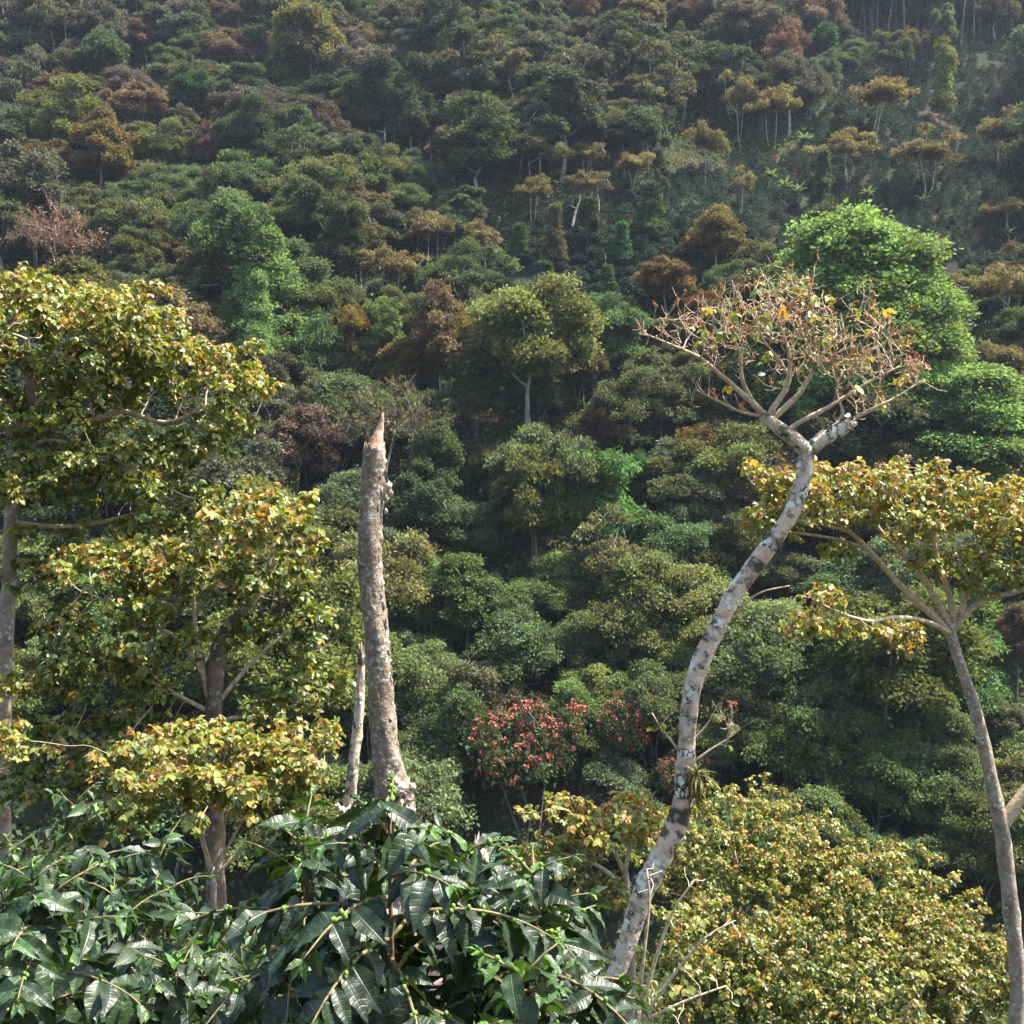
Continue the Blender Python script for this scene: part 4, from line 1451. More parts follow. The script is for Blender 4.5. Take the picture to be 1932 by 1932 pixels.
# 1. tall shade tree at the left edge
near_tree('shade_tree', 'tall wide-crowned shade tree with two leaf layers and a pale mottled trunk', 14.0,
          [(6, 1620, 30), (8, 1300, 28), (18, 1065, 26), (22, 957, 25), (33, 840, 24), (51, 775, 20), (56, 720, 15), (50, 640, 9)],
          [[(36, 833, 16), (75, 812, 14), (109, 793, 13), (160, 796, 12), (200, 785, 11), (233, 775, 10), (277, 790, 9), (310, 797, 8), (345, 788, 7), (382, 768, 5)],
           [(22, 985, 12), (80, 992, 10), (135, 993, 9), (204, 982, 8), (248, 971, 6), (300, 960, 4)],
           [(45, 800, 12), (10, 750, 11), (-30, 700, 9), (-60, 640, 6)],
           [(52, 780, 11), (100, 730, 10), (124, 690, 9), (157, 655, 7), (190, 610, 4)],
           [(55, 730, 10), (90, 690, 9), (110, 640, 7), (80, 590, 5)],
           [(33, 860, 9), (90, 830, 7), (170, 850, 6), (230, 875, 5, -0.5), (290, 900, 4, -0.6)],
           [(25, 930, 10), (-20, 890, 9, 0.4), (-80, 860, 6, 0.6)]],
          [(70, 585, 190, 62, 1.6), (230, 620, 130, 60, 1.3), (340, 690, 110, 52, 1.0), (455, 735, 70, 42, 0.7), (20, 700, 90, 60, 1.0), (200, 720, 130, 50, 1.0), (430, 800, 75, 28, 0.6),
           (120, 905, 150, 38, 1.3), (290, 935, 140, 42, 1.0), (440, 965, 90, 40, 0.7), (20, 920, 60, 40, 1.0), (100, 1010, 60, 20, 0.5), (-120, 640, 130, 110, 1.6), (40, 800, 50, 40, 0.6),
           (250, 600, 60, 30, 1.2), (90, 800, 120, 40, 1.2), (300, 850, 120, 22, 0.9), (180, 860, 160, 26, 1.1), (60, 1080, 70, 30, 0.8), (340, 1000, 120, 22, 0.8)],
          3800, 0.095, 6, 0.077, 0.40, 0.21, seed=21, tip=0.005, twig=M_TWIG)
# 2. middle shade tree with dark reddish trunk
near_tree('shade_tree', 'loose-leaved shade tree with a dark reddish broken trunk, left of the tall stump', 12.5,
          [(403, 1500, 34), (402, 1400, 33), (404, 1330, 33), (409, 1260, 32), (420, 1205, 30), (440, 1175, 27), (462, 1150, 20)],
          [[(400, 1340, 13), (388, 1290, 12), (372, 1220, 10), (366, 1150, 8), (362, 1100, 6)],
           [(385, 1275, 11), (350, 1220, 10), (310, 1190, 8), (250, 1160, 6), (170, 1120, 4)],
           [(408, 1330, 10), (440, 1290, 9), (480, 1245, 8), (520, 1210, 6), (570, 1180, 4)],
           [(425, 1200, 14), (470, 1150, 12), (500, 1090, 9), (520, 1020, 6)],
           [(400, 1345, 9), (350, 1320, 8), (280, 1285, 6), (200, 1270, 4)],
           [(455, 1160, 11), (430, 1090, 9), (410, 1020, 6)],
           [(410, 1360, 9), (470, 1350, 8), (540, 1335, 6), (600, 1320, 4)]],
          [(480, 985, 100, 52, 0.9), (560, 1040, 48, 60, 0.6), (410, 1075, 85, 52, 0.8), (520, 1110, 60, 45, 0.7), (170, 1070, 85, 42, 0.6), (110, 1200, 60, 32, 0.5), (180, 1250, 105, 34, 0.6),
           (300, 1215, 90, 34, 0.7), (590, 1185, 40, 48, 0.5), (600, 1290, 48, 42, 0.5), (230, 1300, 90, 26, 0.6), (330, 1120, 60, 40, 0.6), (540, 1330, 90, 30, 0.6), (110, 1300, 40, 25, 0.5), (470, 1190, 40, 30, 0.5), (120, 1400, 80, 40, 0.7), (230, 1380, 70, 34, 0.7), (80, 1290, 60, 34, 0.6), (300, 1060, 70, 40, 0.7), (60, 1480, 60, 40, 0.6), (180, 1470, 70, 34, 0.6), (250, 1140, 50, 40, 0.6)],
          2600, 0.088, 5, 0.080, 0.39, 0.25, seed=33, bark=M_DARKBARK, twig=M_TWIG, tip=0.0045, trunk_rough=0.12)
# 3. low bushy one
near_tree('shade_sapling', 'low bushy shade sapling with several bare stems, under the reddish trunk', 10.5,
          [(402, 1660, 11), (398, 1630, 10)],
          [[(398, 1650, 7), (375, 1570, 6), (345, 1520, 5), (310, 1480, 3)], [(400, 1640, 7), (380, 1560, 5), (395, 1500, 4), (385, 1450, 3)], [(402, 1650, 7), (440, 1580, 6), (470, 1530, 4), (520, 1490, 3)],
           [(404, 1655, 7), (460, 1600, 5), (510, 1560, 4), (560, 1520, 3)], [(400, 1640, 6), (425, 1550, 5), (440, 1480, 3)]],
          [(400, 1430, 150, 50, 0.8), (300, 1420, 75, 40, 0.6), (520, 1440, 80, 50, 0.7), (450, 1480, 120, 40, 0.7), (590, 1410, 50, 32, 0.5), (540, 1530, 35, 25, 0.4), (250, 1545, 45, 22, 0.4), (30, 1405, 36, 40, 0.4)],
          1900, 0.075, 5, 0.070, 0.41, 0.23, seed=44, twig=M_TWIG, tip=0.0045, cat='tree')
# 4. leaning, nearly bare tree
LEAN = [(1122, 1945, 32.3), (1150, 1870, 32.3), (1180, 1790, 35.5), (1200, 1725, 37.2), (1228, 1650, 42.0), (1262, 1590, 42.0), (1284, 1530, 38.8), (1293, 1460, 35.5), (1297, 1380, 30.7), (1303, 1320, 33.2), (1316, 1265, 33.9), (1345, 1200, 33.2),
        (1378, 1135, 32.3), (1410, 1085, 32.3), (1452, 1030, 32.3), (1486, 980, 31.5), (1508, 930, 29.1), (1519, 880, 28.3), (1523, 843, 29.1)]
lean, lean_sk = near_tree('leaning_tree', 'bare leaning tree with pale lichen-blotched trunk and a fan of leafless pinkish branches', 13.0, LEAN,
          [[(1520, 850, 32.0), (1502, 832, 29.1), (1480, 815, 26.3), (1458, 797, 23.5), (1438, 783, 20.7)],
           [(1530, 848, 28.2), (1550, 830, 28.2), (1572, 815, 29.1), (1596, 800, 30.1), (1608, 790, 28.2)],
           [(1442, 785, 13.3), (1420, 760, 11.7), (1392, 735, 10.1), (1360, 708, 8.6), (1320, 675, 7.0), (1270, 652, 4.7), (1212, 628, 2.3)],
           [(1450, 790, 13.3), (1462, 765, 11.7), (1482, 735, 10.9), (1490, 700, 9.4), (1488, 660, 7.0), (1470, 610, 4.7), (1450, 560, 3.1)],
           [(1455, 793, 12.5), (1480, 770, 11.7), (1510, 740, 10.1), (1528, 710, 8.6), (1552, 670, 6.2), (1580, 630, 3.9)],
           [(1480, 815, 9.4), (1520, 790, 9.4), (1560, 770, 8.6), (1600, 745, 7.0), (1650, 715, 5.5), (1700, 690, 3.1)],
           [(1590, 800, 7.8), (1640, 775, 7.0), (1690, 750, 4.7), (1745, 715, 2.3)],
           [(1570, 812, 7.0), (1590, 780, 6.2), (1578, 740, 4.7), (1590, 700, 3.1)],
           [(1440, 785, 6.2), (1400, 778, 5.5), (1350, 755, 3.9), (1312, 735, 2.3)],
           [(1425, 765, 7.8), (1400, 715, 7.0), (1398, 670, 5.5), (1380, 630, 3.1)],
           [(1490, 715, 6.2), (1470, 680, 4.7), (1440, 640, 3.9), (1415, 585, 2.3)],
           [(1292, 1430, 5.5), (1268, 1400, 4.7), (1245, 1370, 3.9), (1230, 1345, 2.3)],
           [(1305, 1440, 5.5), (1340, 1415, 4.7), (1372, 1395, 3.9), (1392, 1378, 2.3)],
           [(1303, 1400, 4.7), (1325, 1378, 3.9), (1345, 1350, 2.3)],
           [(1385, 1160, 5.5), (1430, 1120, 3.9), (1490, 1105, 2.3)]],
          [(1290, 625, 78, 36, 0.7), (1400, 615, 100, 62, 0.9), (1490, 600, 100, 66, 1.0), (1590, 645, 100, 62, 0.9), (1670, 705, 80, 42, 0.7), (1440, 556, 55, 26, 0.5), (1360, 700, 55, 40, 0.6), (1530, 700, 90, 40, 0.8),
           (1720, 705, 35, 25, 0.4), (1330, 745, 28, 16, 0.3), (1360, 1372, 38, 30, 0.35), (1245, 1365, 16, 22, 0.25), (1650, 775, 40, 14, 0.4)],
          2600, 0.085, 1, 0.10, 0.45, 0.3, seed=55, bark=M_LEAN, twig=M_TWIG, tip=0.0042, depth=2, trunk_rough=0.10, sides=26, keep_tip=0.16, cap=0.62, wob=0.14, stalks=0.9, hang=0.9, fan=0.32)
# 5. slim flat-crowned tree on the right
near_tree('shade_tree', 'slim forked-trunk shade tree with a flat orange-tipped crown at the right', 17.0,
          [(1915, 1960, 28.1), (1920, 1850, 28.1), (1906, 1700, 28.9), (1893, 1590, 28.9), (1886, 1545, 28.9), (1872, 1480, 25.1), (1855, 1400, 23.6), (1838, 1330, 21.3), (1812, 1255, 19.0), (1795, 1195, 18.2), (1800, 1160, 12.2)],
          [[(1890, 1560, 26), (1915, 1520, 23), (1945, 1480, 21), (1985, 1420, 18)],
           [(1793, 1200, 16), (1765, 1165, 14), (1735, 1140, 13), (1690, 1095, 12), (1650, 1050, 10), (1605, 1005, 8), (1570, 985, 5)],
           [(1797, 1185, 14), (1765, 1130, 13), (1735, 1080, 12), (1700, 1040, 10), (1665, 1005, 7), (1640, 970, 4)],
           [(1800, 1170, 14), (1790, 1120, 12), (1770, 1060, 10), (1762, 1010, 7), (1770, 960, 4)],
           [(1800, 1190, 13), (1830, 1150, 12), (1870, 1128, 11), (1932, 1112, 8), (1990, 1080, 4)],
           [(1795, 1195, 11), (1745, 1172, 9, -0.5), (1690, 1165, 8, -1.0), (1640, 1172, 6, -1.4), (1570, 1150, 5, -1.7), (1520, 1120, 3, -1.8)],
           [(1810, 1165, 12), (1830, 1100, 10), (1860, 1050, 8), (1890, 1000, 5)],
           [(1600, 1003, 7), (1540, 985, 6), (1480, 960, 5), (1430, 925, 4), (1405, 890, 3)],
           [(1640, 1040, 7), (1590, 1020, 6), (1500, 1005, 5), (1430, 1000, 3)]],
          [(1430, 892, 36, 18, 0.5), (1500, 920, 70, 34, 0.8), (1600, 910, 90, 40, 1.2), (1720, 920, 110, 46, 1.4), (1840, 960, 105, 52, 1.4), (1910, 1010, 60, 50, 1.0), (1550, 965, 90, 30, 0.8), (1700, 985, 100, 34, 1.0),
           (1430, 975, 42, 30, 0.5), (1575, 1125, 62, 14, 0.35, -1.7), (1520, 1185, 36, 14, 0.3, -1.7), (1640, 1195, 70, 20, 0.4, -1.6), (1705, 1210, 40, 16, 0.3, -1.3), (1940, 960, 60, 50, 1.2), (1480, 990, 60, 30, 0.6), (1820, 1070, 80, 36, 0.8), (1980, 1020, 60, 60, 1.0), (1590, 1040, 40, 16, 0.4), (1900, 1090, 40, 20, 0.5)],
          2600, 0.11, 5, 0.088, 0.52, 0.2, seed=66, twig=M_TWIG, tip=0.006, trunk_rough=0.08)
# 6. crowns standing lower on the near slope
LOW = [('orange-tipped shade tree with the highest dome, behind the leaning trunk', 25, (1400, 1950), [(1390, 1575, 165, 68, 2.2), (1330, 1650, 120, 60, 1.8), (1470, 1620, 110, 60, 1.8), (1400, 1720, 160, 50, 1.8)], 900),
       ('second orange-tipped dome, between the highest one and the slim trunk', 23, (1655, 1960), [(1650, 1670, 130, 58, 1.8), (1600, 1740, 130, 55, 1.7), (1720, 1740, 110, 55, 1.6), (1640, 1810, 170, 45, 1.6)], 900),
       ('rounded greenish-orange crown at the foot of the slim trunk', 20.5, (1800, 1980), [(1790, 1800, 120, 56, 1.4), (1870, 1850, 80, 50, 1.2), (1730, 1860, 110, 50, 1.3), (1830, 1920, 110, 45, 1.2)], 800),
       ('broad leafy crown lowest on the slope with yellow-green leaves', 18.5, (1560, 2000), [(1540, 1840, 150, 56, 1.5), (1440, 1890, 110, 55, 1.3), (1640, 1900, 120, 50, 1.3), (1560, 1930, 150, 40, 1.2)], 900),
       ('ragged half-leafy shade tree close to the foot of the leaning trunk', 19.5, (1340, 1990), [(1330, 1770, 90, 60, 1.2), (1390, 1840, 90, 55, 1.1), (1290, 1850, 70, 55, 1.0), (1330, 1920, 100, 40, 1.0)], 560)]
for i, (lb, d, tr, el, na) in enumerate(LOW):
    cx, cy = el[0][0], el[0][1]
    near_tree('shade_tree', lb, d, [(tr[0], 1985, 30), (tr[0] + 5, 1930, 28), ((tr[0] + cx) / 2, (1930 + cy) / 2 + 60, 22), (cx, cy + 70, 13)],
              [[(tr[0], 1945, 16), (e[0] * 0.6 + tr[0] * 0.4, e[1] * 0.6 + 1945 * 0.4 + 20, 13), (e[0], e[1] + 20, 6)] for e in el[1:]],
              el, int(na * 2.3), 0.14, 7 if i != 4 else 5, 0.086, (0.46, 0.45, 0.41, 0.36, 0.40)[i], 0.22, seed=70 + i, twig=M_TWIGDARK, tip=0.006, group='orange-tipped crowns below the slope edge', tint=((0.90, 0.92, 0.76), (0.92, 0.93, 0.8), (0.86, 0.86, 0.8), (0.86, 0.88, 0.8), (0.88, 0.88, 0.8))[i], gap=1.3)
near_tree('shade_tree', 'thin open shade tree with pale kinked branches left of the leaning trunk', 16.5,
          [(1190, 1800, 18), (1186, 1740, 17), (1182, 1680, 15), (1178, 1630, 12)],
          [[(1184, 1720, 11), (1160, 1660, 9), (1120, 1630, 7), (1060, 1610, 4)], [(1180, 1650, 10), (1150, 1590, 8), (1110, 1550, 6), (1060, 1525, 4)], [(1180, 1640, 9), (1190, 1580, 7), (1180, 1530, 4)], [(1185, 1730, 8), (1225, 1660, 7), (1240, 1590, 4)]],
          [(1060, 1530, 62, 22, 0.6), (1130, 1570, 70, 36, 0.7), (1010, 1622, 55, 28, 0.5), (1080, 1630, 60, 26, 0.5), (1180, 1530, 52, 26, 0.5), (1225, 1580, 36, 40, 0.5), (1150, 1680, 50, 24, 0.4)],
          800, 0.11, 4, 0.092, 0.52, 0.2, seed=81, bark=M_SHADEBARK, twig=M_TWIG, tip=0.006)
near_tree('shoot_clump', 'clump of thin pale shoots springing up right of the leaning trunk', 11.5,
          [(1200, 1960, 14), (1205, 1900, 12)],
          [[(1205, 1920, 8), (1240, 1800, 7), (1270, 1720, 5), (1310, 1660, 3)], [(1203, 1910, 8), (1215, 1800, 6), (1225, 1700, 5), (1220, 1640, 3)], [(1207, 1930, 8), (1270, 1840, 6), (1330, 1770, 4), (1380, 1740, 3)], [(1207, 1930, 7), (1290, 1890, 5), (1370, 1860, 3)]],
          [(1300, 1690, 50, 40, 0.5), (1225, 1670, 30, 36, 0.4), (1360, 1760, 46, 30, 0.4), (1350, 1860, 50, 30, 0.4), (1270, 1900, 50, 40, 0.5)],
          150, 0.14, 2, 0.085, 0.42, 0.25, seed=91, twig=M_TWIG, tip=0.005, keep_tip=0.5, cat='shoots')

# ------------------------------------------------------------------ snags
def chunk(mb, c, size, k, n=150, squash=(1, 1, 1)):
    """a ragged lump: a displaced ball"""
    nu, nv = 14, 10
    u = np.arange(nu) * 2 * PI / nu
    v = np.linspace(0.02, PI - 0.02, nv)
    D = np.stack([np.outer(np.sin(v), np.cos(u)), np.outer(np.sin(v), np.sin(u)), np.outer(np.cos(v), np.ones(nu))], -1)
    f = 1 + 0.35 * k.normal(size=(nv, nu))[..., None] * 0.6 + 0.3 * np.sin(D[..., 0:1] * 5 + k.uniform(0, 6)) * np.sin(D[..., 2:3] * 6 + k.uniform(0, 6))
    V = (np.asarray(c) + D * f * size * np.asarray(squash)).reshape(-1, 3)
    i = (np.arange(nv - 1)[:, None] * nu)
    j = np.arange(nu)[None]
    mb.add(V, np.stack([i + j, i + nu + j, i + nu + (j + 1) % nu, i + (j + 1) % nu], -1).reshape(-1, 4))


ks = np.random.default_rng(17)
d = 15.0
T = rows([(756, 1640, 92.1), (750, 1575, 84.6), (745, 1525, 75.2), (738, 1475, 63.9), (728, 1420, 53.6), (723, 1360, 48.9), (718, 1300, 47.0), (713, 1230, 45.1), (707, 1150, 42.3), (699, 1080, 41.4), (698, 1000, 43.2), (702, 930, 42.3), (705, 880, 41.4), (706, 846, 40.4)], d)
T = to_ground(T, 1.15)
b = foot(T)
st = tag(empty('broken_trunk', b), 'tall thick dead trunk snapped to a splintered spike at the top', 'dead trunk')
mb = MB()
L = smooth_line(T, 0.06)
tube(mb, L[:, :3] - b, L[:, 3], 36, 0.115, seed=4, jag=ks.uniform(-0.03, 0.13, 36))
for py in np.r_[np.linspace(880, 1460, 34)]:
    j = int(np.argmin(abs(project(L[:, :3])[:, 1] - py)))
    a_ = ks.uniform(-0.9, 0.5)
    chunk(mb, L[j, :3] - b + L[j, 3] * 0.97 * np.array([math.cos(a_), math.sin(a_), 0]), ks.uniform(0.018, 0.042), ks, squash=(0.7, 0.7, ks.uniform(1.0, 2.2)))
obj('trunk', mb.mesh('trunk', M_STUMP), st)
mb = MB()
Sp = smooth_line(rows([(708, 890, 38), (709, 850, 34), (712, 830, 24), (716, 812, 15), (720, 795, 9), (723, 779, 3)], d), 0.05)
tube(mb, Sp[:, :3] - b, Sp[:, 3], 9, 0.2, seed=8)
Sp = smooth_line(rows([(700, 880, 22), (704, 846, 14), (708, 826, 4)], d - 0.05), 0.05)
tube(mb, Sp[:, :3] - b, Sp[:, 3], 7, 0.2, seed=9)
obj('splintered_top', mb.mesh('splintered_top', M_RAW), st)
mb = MB()
for px, py, s_ in [(755, 1490, 0.085), (770, 1505, 0.07), (762, 1520, 0.10), (778, 1485, 0.05), (745, 1475, 0.06), (774, 1530, 0.07), (758, 1545, 0.09)]:
    chunk(mb, P(px, py, d - 0.25) - b, s_, ks)
obj('crumbling_knob', mb.mesh('crumbling_knob', M_ROT), st)
mb = MB()
for px, py, s_ in [(733, 918, 0.05), (737, 930, 0.035), (729, 940, 0.05), (728, 965, 0.03), (722, 1100, 0.03), (676, 985, 0.025)]:
    chunk(mb, P(px, py, d - 0.03) - b, s_, ks, squash=(0.8, 0.8, 1.2))
obj('loose_bark', mb.mesh('loose_bark', M_ROT), st)

T = to_ground(rows([(652, 1600, 24.5), (657, 1540, 23.0), (664, 1470, 21.6), (672, 1400, 20.2), (678, 1330, 17.3), (681, 1280, 14.4), (682, 1225, 10.8)], 15.8), 1.1)
b = foot(T)
t2 = tag(empty('dead_trunk', b), 'thin white-lichened dead trunk standing just behind the tall snapped one', 'dead trunk')
mb = MB()
L = smooth_line(T, 0.08)
tube(mb, L[:, :3] - b, L[:, 3], 18, 0.14, seed=5, jag=ks.uniform(-0.05, 0.12, 18))
obj('trunk', mb.mesh('trunk', M_LEAN), t2)
mb = MB()
for px, py, s_ in [(643, 1528, 0.05), (652, 1535, 0.07), (660, 1530, 0.06), (636, 1520, 0.03)]:
    chunk(mb, P(px, py, 15.5) - b, s_, ks)
obj('crumbling_knob', mb.mesh('crumbling_knob', M_ROT), t2)

d = 5.0
for pts, lb, m_, sd in [([(800, 1960, 70), (850, 1830, 60), (868, 1740, 50), (892, 1670, 44), (905, 1615, 30)], 'rotting pinkish broken trunk behind the nearest coffee bush', M_ROT, 3),
                        ([(745, 1970, 62), (752, 1880, 58), (742, 1800, 50), (738, 1745, 40)], 'grey lichened stump among the coffee stems', M_STUMP, 6)]:
    T = to_ground(rows(pts, d), 1.1)
    b = foot(T)
    o = tag(empty('rotting_stump', b), lb, 'dead trunk')
    mb = MB()
    L = smooth_line(T, 0.04)
    tube(mb, L[:, :3] - b, L[:, 3], 22, 0.22, seed=sd, jag=ks.uniform(-0.03, 0.10, 22))
    obj('trunk', mb.mesh('trunk', M_STUMP if sd == 6 else M_ROT), o)
    mb = MB()
    for q in range(5):
        chunk(mb, L[-1 - q * 3, :3] - b + ks.normal(size=3) * 0.02, ks.uniform(0.02, 0.05), ks)
    obj('splintered_top', mb.mesh('splintered_top', M_RAW), o)

# plants growing on the leaning trunk
def tuft(px, py, d, n, size, lb, moss=0):
    c = P(px, py, d)
    o = tag(empty('epiphyte', c), lb, 'epiphyte')
    T = leaf_grid(np.linspace(0, 1, 7), [0.03, 0.045, 0.045, 0.04, 0.03, 0.018, 0.002], [-1, 0, 1], 0.8, 0.6)
    mb = MB()
    dd = norm(rand_dirs(n, ks) + [0.5, -0.2, 0.5])
    put_leaves(mb, T, dd * 0.02, dd, rand_dirs(n, ks) * 0.3 + [0, 0, 1], ks.uniform(0.5, 1.1, n) * size, rnd=ks.uniform(0, 1, n))
    obj('leaves', mb.mesh('leaves', M_EPI), o)
    mb = MB()
    for q in range(max(moss, 8)):
        s_ = ks.normal(size=3) * [0.04, 0.03, 0.03]
        ln = ks.uniform(0.1, 0.5) * (1 if moss else 0.3)
        tube(mb, np.array([s_, s_ + [ks.normal() * 0.02, 0, -ln * 0.5], s_ + [ks.normal() * 0.04, 0, -ln]]), [0.014, 0.01, 0.004], 4)
    obj('roots', mb.mesh('roots', M_MOSS), o)


tuft(1314, 1462, 12.86, 46, 0.24, 'spiky green epiphyte with rusty hanging roots on the leaning trunk', 40)
tuft(1275, 1600, 12.80, 20, 0.13, 'small spiky epiphyte under the bend of the leaning trunk')

# ------------------------------------------------------------------ coffee bushes close by
def coffee(label, px, top_py, d, seed, span, levels, leaf, tpl, gap=0.043, lean=(0, 0), berries=0.5, group=None, bright=0.0, dens=0.92, node=0.037, tint=(1, 1, 1)):
    k = np.random.default_rng(seed)
    top = P(px, top_py, d)
    gx, gy = top[0] - lean[0], top[1] - lean[1]
    b = np.array([gx, gy, float(ground(gx, gy))])
    root = tag(empty('coffee_bush', b), label, 'coffee bush', group)
    L = smooth_line([(*b - [0, 0, 0.2], 0.02), (*(b * 0.55 + top * 0.45 + [0.03, 0.02, 0]), 0.015), (*top, 0.004)], 0.05)
    mb = MB()
    tube(mb, L[:, :3] - b, L[:, 3], 8, 0.08, seed=seed)
    obj('stem', mb.mesh('stem', M_COFSTEM), root)
    az = k.uniform(0, 6.28)
    for lv in range(levels):
        h = lv * gap * (0.7 + 0.5 * min(1, lv / 4))
        j = int(np.argmin(abs(L[:, 2] - (top[2] - h))))
        o0 = L[j, :3] - b
        ln = span * min(1.0, 0.26 + 0.13 * lv) * k.uniform(0.8, 1.12)
        az += PI / 2 + k.normal() * 0.25
        for s_ in (0, 1):
            a = az + s_ * PI + k.normal() * 0.2
            e0 = 0.75 - 0.065 * min(lv, 8) + k.normal() * 0.1
            n = max(3, int(ln / node))
            c = [o0]
            for i in range(n):
                e = e0 - (0.75 + 0.05 * lv) * (i / n) * (0.6 + ln)
                a += k.normal() * 0.035
                c.append(c[-1] + node * np.array([math.cos(a) * math.cos(e), math.sin(a) * math.cos(e), math.sin(e)]))
            c = np.array(c)
            mb = MB()
            tube(mb, c, np.linspace(0.0062 if ln > 0.25 else 0.004, 0.0018, len(c)), 6)
            br = obj('branch', mb.mesh('branch', M_COFTWIG), root)
            mb = MB()
            bm_ = MB()
            for i in range(1, len(c)):
                u = i / (len(c) - 1)
                t_ = norm(c[i] - c[i - 1])
                sd = norm(np.cross(t_, [0, 0, 1.0]))
                if u > 0.12 and lv < 40:
                    for q in (1, -1):
                        if k.uniform() > dens:
                            continue
                        grow_ = 1.0 if i < len(c) - 2 else (0.62 if i == len(c) - 2 else 0.36)
                        outw = norm((c[i] - o0) * [1, 1, 0] + 1e-6)
                        dr = norm(sd * q * k.uniform(0.5, 1.0) + t_ * k.uniform(0.2, 0.8) + np.array([0, 0, k.uniform(-1.1, 0.1)]) + k.normal(size=3) * 0.15)
                        nr = norm(np.array([0, 0, 0.75]) + outw * 0.55 + sd * q * 0.25 + k.normal(size=3) * 0.3)
                        ag = np.clip(0.06 + k.normal() * 0.12 + bright + (0.2 if grow_ < 0.7 else 0) + (0.4 if grow_ < 0.4 else 0), 0, 1)
                        put_leaves(mb, tpl, np.array([c[i]]), np.array([dr]), np.array([nr]), np.array([leaf * grow_ * k.uniform(0.78, 1.2)]), widths=np.array([k.uniform(0.85, 1.2)]), rnd=np.array([k.uniform()]), age=np.array([ag]))
                if berries and 0.1 < u < 0.75 and k.uniform() < berries:
                    for q in range(int(k.integers(2, 7))):
                        e = norm(k.normal(size=3))
                        chunk_ball(bm_, c[i] + e * 0.009, 0.0058 * k.uniform(0.8, 1.1))
                elif u > 0.5 and k.uniform() < 0.15:                                # flower buds and tiny shoots at the nodes
                    e = norm(k.normal(size=(3, 3)) + t_)
                    put_leaves(mb, L_FAR, np.repeat([c[i]], 3, 0), e, rand_dirs(3, k), k.uniform(0.01, 0.022, 3), rnd=k.uniform(0, 1, 3), age=np.full(3, 0.95))
            if u == 1 and lv < 40:
                e = norm(t_ + k.normal(size=(2, 3)) * 0.3)
                put_leaves(mb, tpl, np.repeat([c[-1]], 2, 0), e, k.normal(size=(2, 3)) * 0.4 + [0, 0, 1], k.uniform(0.25, 0.45, 2) * leaf, rnd=k.uniform(0, 1, 2), age=k.uniform(0.3, 0.75, 2))
            if mb.n:
                obj('leaves', mb.mesh('leaves', M_COFFEE, use_uv=True), br, tint)
            if bm_.n:
                obj('berries', bm_.mesh('berries', M_BERRY), br)
    mb = MB()
    e = norm(rand_dirs(4, k) * 1.0 + [0, 0, 0.5])
    put_leaves(mb, tpl, np.repeat([L[-1, :3] - b], 4, 0), e, rand_dirs(4, k) * 0.5 + [0, 0, 1], k.uniform(0.35, 0.6, 4) * leaf, rnd=k.uniform(0, 1, 4), age=np.array([0.5, 0.7, 0.8, 0.95]))
    obj('leaf_tip', mb.mesh('leaf_tip', M_COFFEE, use_uv=True), root, tint)
    return root


_u = np.arange(7) * 2 * PI / 7
_v = np.linspace(0.05, PI - 0.05, 6)
BALL = np.stack([np.outer(np.sin(_v), np.cos(_u)), np.outer(np.sin(_v), np.sin(_u)), np.outer(np.cos(_v), np.ones(7)) * 1.2], -1).reshape(-1, 3)
BALLQ = np.stack([(np.arange(5)[:, None] * 7) + np.arange(7)[None], (np.arange(5)[:, None] * 7) + 7 + np.arange(7)[None], (np.arange(5)[:, None] * 7) + 7 + (np.arange(7)[None] + 1) % 7, (np.arange(5)[:, None] * 7) + (np.arange(7)[None] + 1) % 7], -1).reshape(-1, 4)


def chunk_ball(mb, c, r):
    mb.add(BALL * r + c, BALLQ)


coffee('nearest coffee bush, with big dark drooping leaves and a dark bare stem', 735, 1540, 2.65, 101, 0.44, 22, 0.110, L_COFFEE, lean=(0.06, 0.0))
coffee('near coffee bush with arching green-berried branches, in front of the leaning trunk foot', 1005, 1650, 2.8, 102, 0.36, 18, 0.110, L_COFFEE, lean=(-0.1, 0.05))
coffee('coffee bush tucked close behind the nearest one on its left', 575, 1568, 3.0, 106, 0.40, 18, 0.110, L_COFFEE, lean=(0.02, 0.03))
coffee('coffee bush between the nearest one and the berried one', 880, 1608, 3.1, 107, 0.38, 16, 0.110, L_COFFEE, lean=(0.0, 0.04))
coffee('young low coffee bush with bright fresh leaves below the nearest ones', 985, 1850, 2.5, 103, 0.24, 5, 0.110, L_COFFEE, bright=0.35, berries=0.1)
coffee('coffee bush with yellowish sunlit leaves at the left edge', 60, 1665, 3.5, 104, 0.46, 19, 0.118, L_COFFEE, bright=0.16, berries=0.2)
coffee('coffee bush with slim drooping leaves between the yellowish one and the nearest one', 330, 1830, 3.6, 105, 0.44, 16, 0.118, L_COFFEE, bright=0.05)
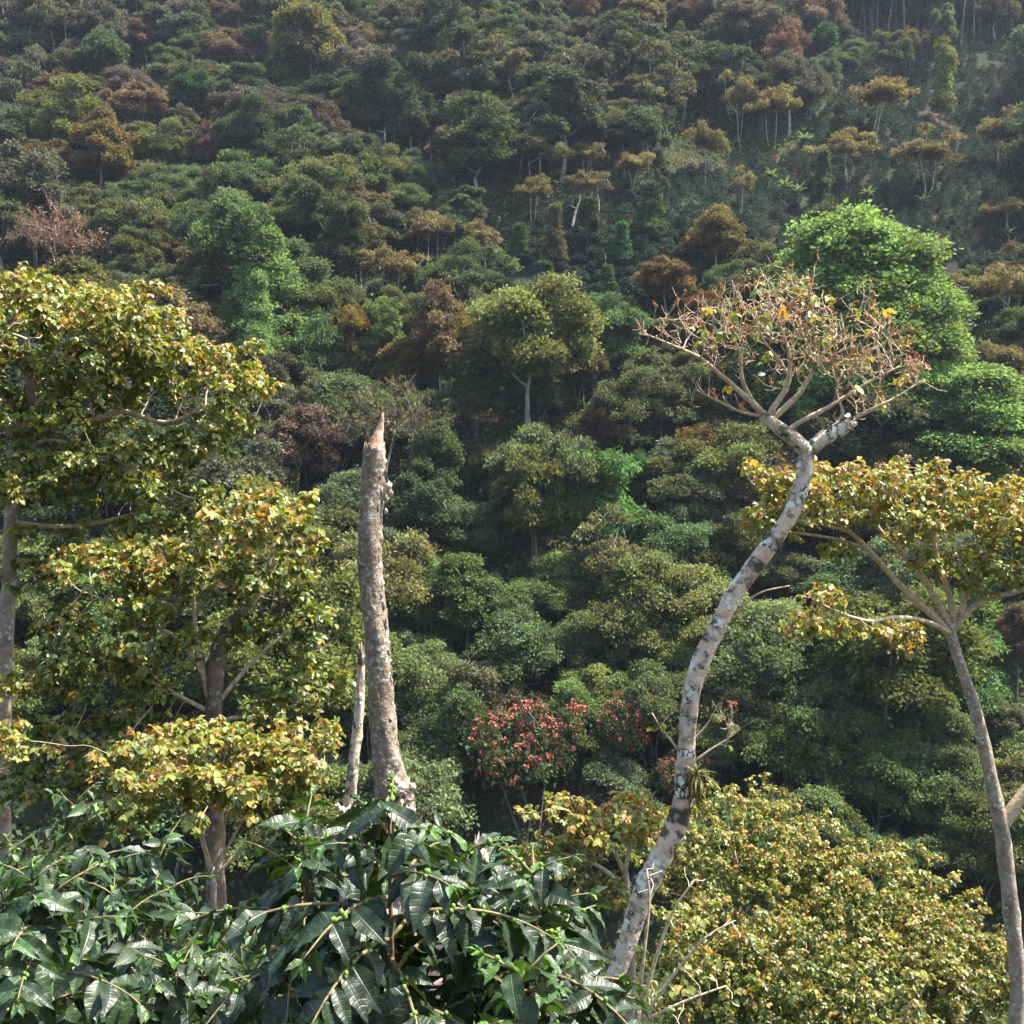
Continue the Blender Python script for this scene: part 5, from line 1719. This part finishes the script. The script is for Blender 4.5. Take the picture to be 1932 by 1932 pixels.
for i, (px, py, d, sp, lv, tx) in enumerate([(140, 1520, 6.2, 0.58, 11, 'highest coffee bush of the shiny group at the left'), (300, 1600, 6.0, 0.6, 11, 'shiny coffee bush under the bushy sapling'), (30, 1600, 6.4, 0.55, 10, 'shiny coffee bush behind the yellowish one'),
                                              (385, 1765, 5.4, 0.55, 11, 'shiny coffee bush right of the group, left of the nearest one'), (215, 1690, 5.2, 0.55, 11, 'shiny coffee bush in the middle of the left-hand group'), (560, 1800, 4.6, 0.5, 10, 'sunlit coffee bush seen through the nearest one'),
                                              (120, 1800, 4.8, 0.5, 10, 'lowest shiny coffee bush at the left'), (830, 1830, 5.6, 0.5, 8, 'coffee bush behind the rotting broken trunk'), (470, 1775, 6.8, 0.5, 9, 'coffee bush farthest back, below the sapling stems'), (1080, 1870, 6.5, 0.5, 8, 'low coffee bush at the foot of the leaning tree')]):
    coffee(tx, px, py, d, 120 + i, sp, lv + 5, 0.130, L_COFFEE_MID, gap=0.072, berries=0.0, group='shiny coffee bushes on the near slope', bright=0.14, node=0.05)  # leaf colour lifted through bright to stand in for sun glints on this group

# air of the valley
def haze_box():
    m, t, nodes, links = new_mat('valley_haze')
    v = nodes.new('ShaderNodeVolumePrincipled')
    v.inputs['Color'].default_value = (0.74, 0.84, 1.0, 1)
    v.inputs['Density'].default_value = 0.00011
    v.inputs['Anisotropy'].default_value = 0.2
    o_ = nodes.new('ShaderNodeOutputMaterial')
    links.new(v.outputs[0], o_.inputs[1])
    x0, x1, y0, y1, z0, z1 = -430, 440, -70, 730, -60, 230
    V = [(x, y, z) for z in (z0, z1) for y in (y0, y1) for x in (x0, x1)]
    mb = MB()
    mb.add(V, [(0, 2, 3, 1), (4, 5, 7, 6), (0, 1, 5, 4), (1, 3, 7, 5), (3, 2, 6, 7), (2, 0, 4, 6)])
    h = obj('haze', mb.mesh('haze', m, smooth=False))
    h['kind'] = 'stuff'
    h['label'] = 'faint blue haze filling the valley air'
    h['category'] = 'haze'


haze_box()
